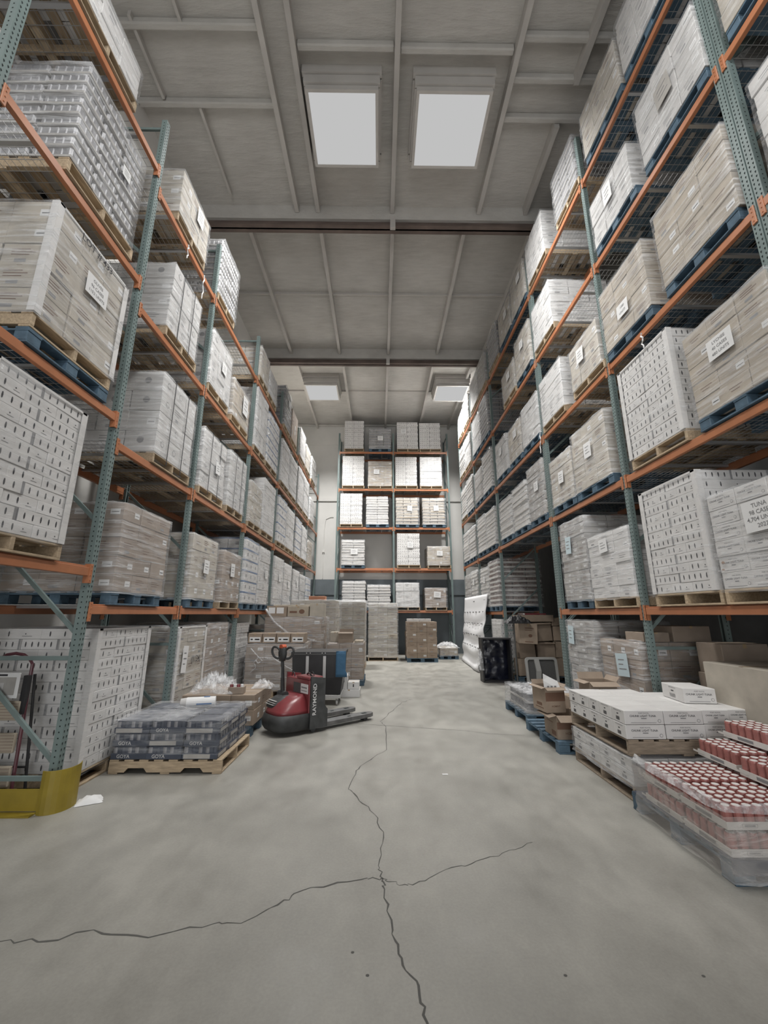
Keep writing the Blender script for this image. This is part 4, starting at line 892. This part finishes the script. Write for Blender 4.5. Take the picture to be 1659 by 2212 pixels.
def tray_m(w_, d_):
    m = MB(); e = .004; h_ = .045
    m.box(0, w_, 0, d_, 0, .004, 'tray'); m.box(0, w_, 0, e, .004, h_, 'tray'); m.box(0, w_, d_-e, d_, .004, h_, 'tray'); m.box(0, e, e, d_-e, .004, h_, 'tray'); m.box(w_-e, w_, e, d_-e, .004, h_, 'tray')
    o, r_, u_, L_ = faces(w_, d_, h_)['f']; m.rect((o, r_, u_), L_*.35, L_*.7, .012, .034, 'inkg'); m.rect((o*1.5, r_, u_), L_*.36, L_*.69, .014, .032, 'tray'); m.rect((o*2, r_, u_), L_*.4, L_*.65, .018, .028, 'inkg')
    o, r_, u_, L_ = faces(w_, d_, h_)['l']; m.rect((o, r_, u_), L_*.35, L_*.7, .012, .034, 'inkg'); m.rect((o*1.5, r_, u_), L_*.37, L_*.68, .015, .031, 'tray')
    return m.mesh('tray')
TW, TD = .29, .43     # 4 x 6 jars
TM = tray_m(TW, TD)
def tray(ix, iy, k, x, y, z, rz=0, full=True, lab=None):
    t = thing('jar_tray', lab, 'tray of jars', (x, y, z), rz, 'trays of red jars')
    obj('tray', TM, t)
    for i in range(4):
        for j in range(6):
            if not full and not (i == 0 or j == 0): continue
            c = obj('jar', JM, t, (.0375+i*.0717, .0375+j*.071, .006)); obj('lid', LM, c)
    return t
cn = ['aisle-side', 'second', 'third', 'innermost']; rn = ['front', 'rear']
for k in range(2):
    for i in range(4):
        for j in range(2):
            vis = (k == 1) or i == 0 or j == 0
            if vis: tray(i, j, k, JX0+i*.3, JY0+.02+j*.5 if False else JY0+j*.46, .15+k*.155, full=(k == 1 and (i < 2 or j == 0)), lab='tray of red jars, %s layer, %s column from the aisle, %s row' % (('bottom', 'second')[k], cn[i], rn[j]))
for i, j, x, y, rz in ((0, 0, 2.86, 3.20, .02), (0, 1, 2.88, 3.69, -.02), (1, 0, 3.17, 3.2, 0), (1, 1, 3.19, 3.68, 0)):
    tray(i, j, 2, x, y, .46, rz, lab='third-layer tray of red jars, %s, %s' % (('aisle side', 'rack side')[i], ('front', 'rear')[j]))
tray(0, 0, 3, 3.14, 3.66, .615, .03, lab='topmost tray of red jars at the rear of the pile'); tray(0, 0, 3, 3.15, 3.2, .615, .0, lab='topmost tray of red jars at the front of the pile')
wr = obj('stretch_wrap', wrap_mesh(1.21, .93, .03, .40, e=.03, amp=.02, rim=0, fm='filmh'), t, (.01, .01, 0))
m = MB(); V = []; rnd = random.Random(8)
path = [(1.25, -.03), (.95, -.035), (.6, -.035), (.3, -.035), (.0, -.035), (-.035, .1), (-.035, .4), (-.035, .7), (-.035, .97)]
for q, (x, y) in enumerate(path):
    for k in range(4): V.append((x+rnd.uniform(-.02, .02)+(.02*k if x < .05 else 0), y+rnd.uniform(-.02, .02)+(.02*k if x > .05 else 0), (.42, .455, .475, .455)[k]+rnd.uniform(-.015, .015)))
m.add(V, [(q*4+k, q*4+k+1, q*4+k+5, q*4+k+4) for q in range(len(path)-1) for k in range(3)], 'filmx'); obj('wrap_bunch', m.mesh('wrap_bunch'), t)

# ---------------------------------------------------------------- yellow guard, paper, ladder, film roll
t = thing('column_guard', 'yellow steel column guard bolted around the foot of the left upright', 'guard', (-2.9, 4.24, 0))
m = MB(); nA = 10; A = [(.0+.145*math.sin(a), .03-.17*math.cos(a)) for a in [PI*(-.12+.85*i/nA) for i in range(nA+1)]]
rin = [(x*.95, .03+(y-.03)*.95) for x, y in A]
V = []; F = []
for (x, y), (xi, yi) in zip(A, rin): V += [(x, y, 0), (x, y, .34), (xi, yi, .34), (xi, yi, 0)]
for i in range(nA):
    for k in range(4): F.append((i*4+k, i*4+(k+1) % 4, i*4+4+(k+1) % 4, i*4+4+k))
F += [(0, 1, 2, 3), (nA*4+3, nA*4+2, nA*4+1, nA*4)]
m.add(V, F, 'yellow'); obj('curved_plate', m.mesh('curved_plate'), t)
m = MB(); m.box(-1.05, -.07, -.10, -.092, .02, .19, 'yellow'); m.box(-1.05, -.07, -.18, -.092, .0, .012, 'yellow'); obj('guard_rail', m.mesh('guard_rail'), t)
m = MB(); m.tube([(-.42, -.14, .012), (-.42, -.14, .04)], .012, 'alu', 6); obj('bolt', m.mesh('bolt'), t)
o = film_mess('crumpled_paper', (-2.66, 4.36, 0), (.2, .12, .06), 'crumpled white paper on the floor beside the yellow column guard', 'litter', m_='paper', nseg=8, seed=31); o.rotation_euler = (0, 0, .5)
o = film_mess('paper_scrap', (.72, 5.02, 0), (.06, .03, .004), 'tiny paper scrap lying on the open floor right of the crack', 'litter', m_='paper', nseg=4, seed=32)
# step ladder
t = thing('step_ladder', 'folded step ladder with dark tube frame standing behind the nearest left upright', 'ladder', (-3.63, 4.33, 0))
m = MB()
LF = lambda s_, z: (s_*(.25-.05*z), .02+.03*z, z)
pts = [LF(-1, 0), LF(-1, .6), LF(-1, 1.2)]+[(-.17*math.cos(a), .06, 1.2+.1*math.sin(a)) for a in [PI*i/6 for i in range(1, 6)]]+[LF(1, 1.2), LF(1, .6), LF(1, 0)]
m.tube(pts, .015, 'door'); obj('front_frame', m.mesh('front_frame'), t)
m = MB()
for s_ in (-1, 1): m.tube([(s_*.24, .2, 0), (s_*.2, .10, 1.1)], .013, 'black')
m.tube([(-.23, .17, .25), (.23, .17, .25)], .01, 'black'); m.box(.17, .22, -.0, .05, .75, 1.1, 'black', .004); m.box(-.22, -.17, -.0, .05, .75, 1.1, 'black', .004); obj('rear_frame', m.mesh('rear_frame'), t)
for z in (.14, .42, .70):
    m = MB(); w_ = .23-.05*z; m.box(-w_, w_, -.01, .02, z, z+.17, 'kraft_l', .006)
    for q in range(6): m.box(-w_+.01, w_-.01, -.014, -.009, z+.015+.026*q, z+.025+.026*q, 'kraft_d')
    obj('tread', m.mesh('tread'), t)
m = MB(); m.box(-.19, .17, -.04, -.03, .90, 1.13, 'paper', .003); fr = (Vector((-.19, -.0415, .90)), Vector((1, 0, 0)), Vector((0, 0, 1)))
m.rect(fr, .03, .33, .03, .19, 'grey'); m.rect((fr[0]+Vector((0, -.001, 0)), fr[1], fr[2]), .06, .22, .05, .14, 'offwhite'); m.rect(fr, .13, .24, .2, .218, 'ink'); obj('instruction_tray', m.mesh('instruction_tray'), t)
# roll of film and plastic on top of the tray pallet
t = thing('film_roll', 'white roll of bags with blue print lying on the dark tray pallet', 'roll', (-2.42, 5.66, .60), .25)
m = MB(); m.tube([(0, 0, 0), (.34, 0, 0)], .062, 'paper', 18); m.tube([(-.07, 0, 0), (0, 0, 0)], .05, 'offwhite', 14, r1=.058); m.tube([(-.075, 0, 0), (-.068, 0, 0)], .02, 'inkg', 10); m.box(.12, .3, -.064, -.06, -.02, -.006, 'bluerim'); m.box(.2, .27, -.02, .02, .058, .064, 'bluerim')
obj('roll', m.mesh('roll'), t)
film_mess('plastic_heap', (-2.45, 6.7, .552), (.62, .4, .26), 'heap of crumpled clear plastic on the low brown boxes', 'plastic film', seed=41)
film_mess('plastic_sheet', (-1.85, 7.1, .552), (.3, .3, .12), 'small sheet of crumpled plastic on the brown boxes by the jack', 'plastic film', seed=42, nseg=12)
t = thing('fruit_box', 'small printed box with red and white packs beside the plastic heap', 'box', (-2.2, 6.5, .553), .1)
m = MB(); m.box(0, .22, 0, .16, 0, .09, 'kraft_d'); obj('carton', m.mesh('carton'), t)
for i in range(4):
    m = MB(); m.tube([(.035+.05*i, .05, .09), (.035+.05*i, .05, .125)], .024, ('red', 'paper', 'red', 'paper')[i], 10); obj('pack', m.mesh('pack'), t)
m = MB(); m.tube([(-2.84, 4.6, 0), (-2.84, 4.6, .001)], .001, 'ink') if False else None

# ---------------------------------------------------------------- red walkie pallet jack
ang = math.atan2(.65, .76)
J = thing('pallet_jack', 'red and black electric walkie pallet jack marked RAYMOND with two grey forks', 'pallet jack', (-1.02, 6.60, 0), ang)
m = MB(); m.prism([(0, .06), (.3, .06), (.3, .3), (.25, .36), (.25, .74), (0, .78)], 'y', -.03, .0, 'rubber')
fr = (Vector((0, -.0312, 0)), Vector((1, 0, 0)), Vector((0, 0, 1)))
m.text(fr, .068, .46, 'RAYMOND', .088, 'paper', rot=PI/2); obj('side_plate', m.mesh('side_plate'), J)
m = MB(); m.prism([(0, .06), (.3, .06), (.3, .3), (.25, .36), (.25, .74), (0, .78)], 'y', .70, .73, 'red'); obj('side_plate', m.mesh('side_plate'), J)
m = MB(); m.box(-.012, .24, .0, .70, .1, .72, 'red', .012); m.box(-.012, .24, .02, .40, .72, .765, 'red', .012)
m.box(-.02, -.01, .04, .24, .53, .66, 'paper'); m.box(-.022, -.02, .06, .22, .60, .62, 'inkg'); m.box(-.022, -.02, .06, .22, .56, .57, 'inkg')
m.box(-.02, -.01, .26, .46, .52, .66, 'graydk'); m.box(-.03, -.01, .28, .55, .33, .47, 'hole'); obj('battery_cover', m.mesh('battery_cover'), J)
def dring(u0, u1, v0, v1, z, n_=16, p=.55):
    P = []
    for k in range(n_+1):
        a = PI/2+PI*k/n_; c_, s_ = math.cos(a), math.sin(a)
        P.append((u1+(u1-u0)*-abs(c_)**p, (v0+v1)/2+(v1-v0)/2*(abs(s_)**p)*(1 if s_ > 0 else -1), z))
    return P
m = MB(); m.loft([dring(-.47, .0, .0, .64, .06), dring(-.50, .0, -.01, .65, .10), dring(-.51, .0, -.015, .655, .2), dring(-.48, .0, .0, .64, .275)], 'rubber'); obj('bumper', m.mesh('bumper', True), J)
m = MB(); m.loft([dring(-.47, .0, .01, .63, .275), dring(-.45, .0, .025, .62, .32), dring(-.36, .0, .06, .59, .41), dring(-.22, .0, .11, .56, .49), dring(-.1, .0, .15, .55, .515)], 'red'); obj('drive_cover', m.mesh('drive_cover', True), J)
m = MB(); m.loft([dring(-.43, -.02, .24, .64, .345), dring(-.42, -.02, .25, .63, .39), dring(-.32, -.02, .27, .6, .47), dring(-.25, -.02, .3, .57, .50)], 'rubber')
for q in range(3): m.box(-.43+.02*q, -.40+.02*q, .32, .56, .385+.022*q, .392+.022*q, 'graym')
obj('vent_cover', m.mesh('vent_cover'), J)
m = MB(); m.tube([(-.2, .36, .5), (-.2, .56, .5)], .05, 'rubber', 12); obj('tiller_pivot', m.mesh('tiller_pivot'), J)
hd = thing('tiller', None, None); hd.parent = None
bpy.data.objects.remove(hd)
m = MB(); m.tube([(-.2, .46, .5), (-.215, .46, .7), (-.23, .46, .92), (-.24, .46, 1.0)], .052, 'rubber', 12, r1=.036, flat=.6); m.box(-.262, -.256, .44, .475, .74, .90, 'graym'); obj('tiller_arm', m.mesh('tiller_arm'), J)
m = MB(); m.loft([[(-.24+dx, .46+dy, z) for dx, dy in ((-.03, -w_), (.03, -w_), (.03, w_), (-.03, w_))] for w_, z in ((.04, .98), (.07, 1.03), (.085, 1.1), (.06, 1.17), (.045, 1.19))], 'rubber')
for s_ in (-1, 1):
    pts = [(-.24-s_*.45*(.115+.085*math.cos(a)), .46+s_*.89*(.115+.085*math.cos(a)), 1.1+.08*math.sin(a)+.03*math.cos(a)) for a in [2*PI*k/16 for k in range(17)]]; m.tube(pts, .018, 'rubber', 8, cap=False)
obj('control_head', m.mesh('control_head', True), J)
m = MB(); m.loft([[(-.24+dx, .46+dy, z) for dx, dy in ((-.035, -w_), (.035, -w_), (.035, w_), (-.035, w_))] for w_, z in ((.05, 1.17), (.055, 1.195), (.03, 1.225))], 'redbtn'); b_ = obj('reversing_button', m.mesh('reversing_button'), J); b_['label'] = 'orange-red top button'
for v0 in (.02, .50):
    m = MB(); m.prism([(.24, v0), (1.18, v0), (1.26, v0+.035), (1.28, v0+.09), (1.26, v0+.145), (1.18, v0+.18), (.24, v0+.18)], 'z', .05, .105, 'steel'); m.box(1.06, 1.16, v0+.06, v0+.12, .104, .1065, 'hole'); m.box(.78, .84, v0+.07, v0+.11, .104, .1065, 'hole')
    fk = obj('fork', m.mesh('fork'), J)
    m = MB(); m.tube([(1.1, v0+.03, .04), (1.1, v0+.15, .04)], .04, 'rubber', 14); obj('load_wheel', m.mesh('load_wheel'), fk)
m = MB(); m.box(.24, .32, .0, .70, .08, .30, 'rubber'); obj('fork_carriage', m.mesh('fork_carriage'), J)
m = MB(); m.tube([(-.2, .30, .06), (-.2, .40, .06)], .06, 'rubber', 16); m.tube([(.1, .03, .045), (.1, .09, .045)], .045, 'rubber', 14); obj('drive_wheel', m.mesh('drive_wheel'), J)
m = MB(); m.tube([(.1, .12+.05*math.cos(a), .77+.06*math.sin(a)) for a in [PI*k/8 for k in range(9)]], .006, 'black'); m.tube([(.05, .6+.045*math.cos(a), .71+.07*math.sin(a)) for a in [PI*k/8 for k in range(9)]], .008, 'black'); m.tube([(.1, .1, .76), (.12, .25, .8), (.15, .35, .77)], .012, 'black'); obj('battery_cable', m.mesh('battery_cable'), J)

# ---------------------------------------------------------------- black cart
t = thing('bin_cart', 'black bin cart with two white metal strips on casters behind the jack', 'cart', (-1.68, 8.45, 0))
m = MB(); W_ = 1.0
rg = lambda i, z, D_=.75: [(i, i, z), (W_-i, i, z), (W_-i, D_-i, z), (i, D_-i, z)]
m.loft([rg(.06, .2), rg(.02, .5), rg(.0, .92)], 'black'); obj('bin_body', m.mesh('bin_body'), t)
m = MB(); m.loft([rg(-.02, .92), rg(-.02, .975)], 'black'); m.box(-.02, W_+.02, -.024, -.02, .925, .94, 'graydk')
for x in (.28, .35, .58, .64, .93): m.tube([(x, -.02, .955), (x, -.028, .955)], .009, 'alu', 6)
obj('rim', m.mesh('rim'), t)
for x in (.27, .60):
    m = MB(); m.loft([[(x, .03, .22), (x+.055, .03, .22), (x+.055, .045, .22), (x, .045, .22)], [(x, -.012, .9), (x+.055, -.012, .9), (x+.055, .0, .9), (x, .0, .9)]], 'alu'); s_ = obj('metal_strip', m.mesh('metal_strip'), t)
m = MB(); m.box(.05, .95, .04, .7, .13, .19, 'graym', .005); obj('base_frame', m.mesh('base_frame'), t)
for x in (.12, .88):
    for y in (.1, .62):
        m = MB(); m.tube([(x-.015, y, .05), (x+.015, y, .05)], .05, 'graym', 14); m.box(x-.025, x-.018, y-.02, y+.02, .05, .13, 'steel'); m.box(x+.018, x+.025, y-.02, y+.02, .05, .13, 'steel'); obj('caster', m.mesh('caster'), t)
m = MB(); V = []; rnd = random.Random(2)
for j in range(9):
    for i in range(6): V.append((i*.038+(.02 if j > 6 else 0)*i*.3, rnd.uniform(-.006, .006), -j*.058))
m.add(V, [(j*6+i, j*6+i+1, j*6+i+7, j*6+i+6) for j in range(8) for i in range(5)], 'bluecloth'); m.add([(0, 0, 0), (.19, 0, 0), (.19, .12, .0), (0, .12, .0)], [(0, 1, 2, 3)], 'bluecloth')
o = obj('blue_cloth', m.mesh('blue_cloth', True), None, (-.83, 8.41, .985)); tag(o, 'blue cloth hanging over the corner of the black bin cart', 'cloth'); md = o.modifiers.new('s', 'SOLIDIFY'); md.thickness = .004

# hanging film tails
for i, (p, q) in enumerate([(((-2.86, 5.05, 7.02)), (-2.84, 5.03, 6.75)), ((-2.86, 5.62, 7.02), (-2.84, 5.6, 6.55)), ((3.38, 4.6, 5.22), (3.36, 4.58, 4.98)), ((3.38, 8.02, 5.42), (3.36, 8.05, 4.95))]):
    m = MB(); P = [Vector(p).lerp(Vector(q), k/6)+Vector((0, .02*math.sin(k*2), 0)) for k in range(7)]; m.tube(P, .012, 'paper', 6, r1=.008)
    tag(obj('wrap_tail', m.mesh('wrap_tail')), 'twisted strip of plastic film hanging from ' + ('the top beam of the left rack, nearer one', 'the top beam of the left rack, farther one', 'the third beam of the right rack', 'the right rack at the double upright')[i], 'plastic film')
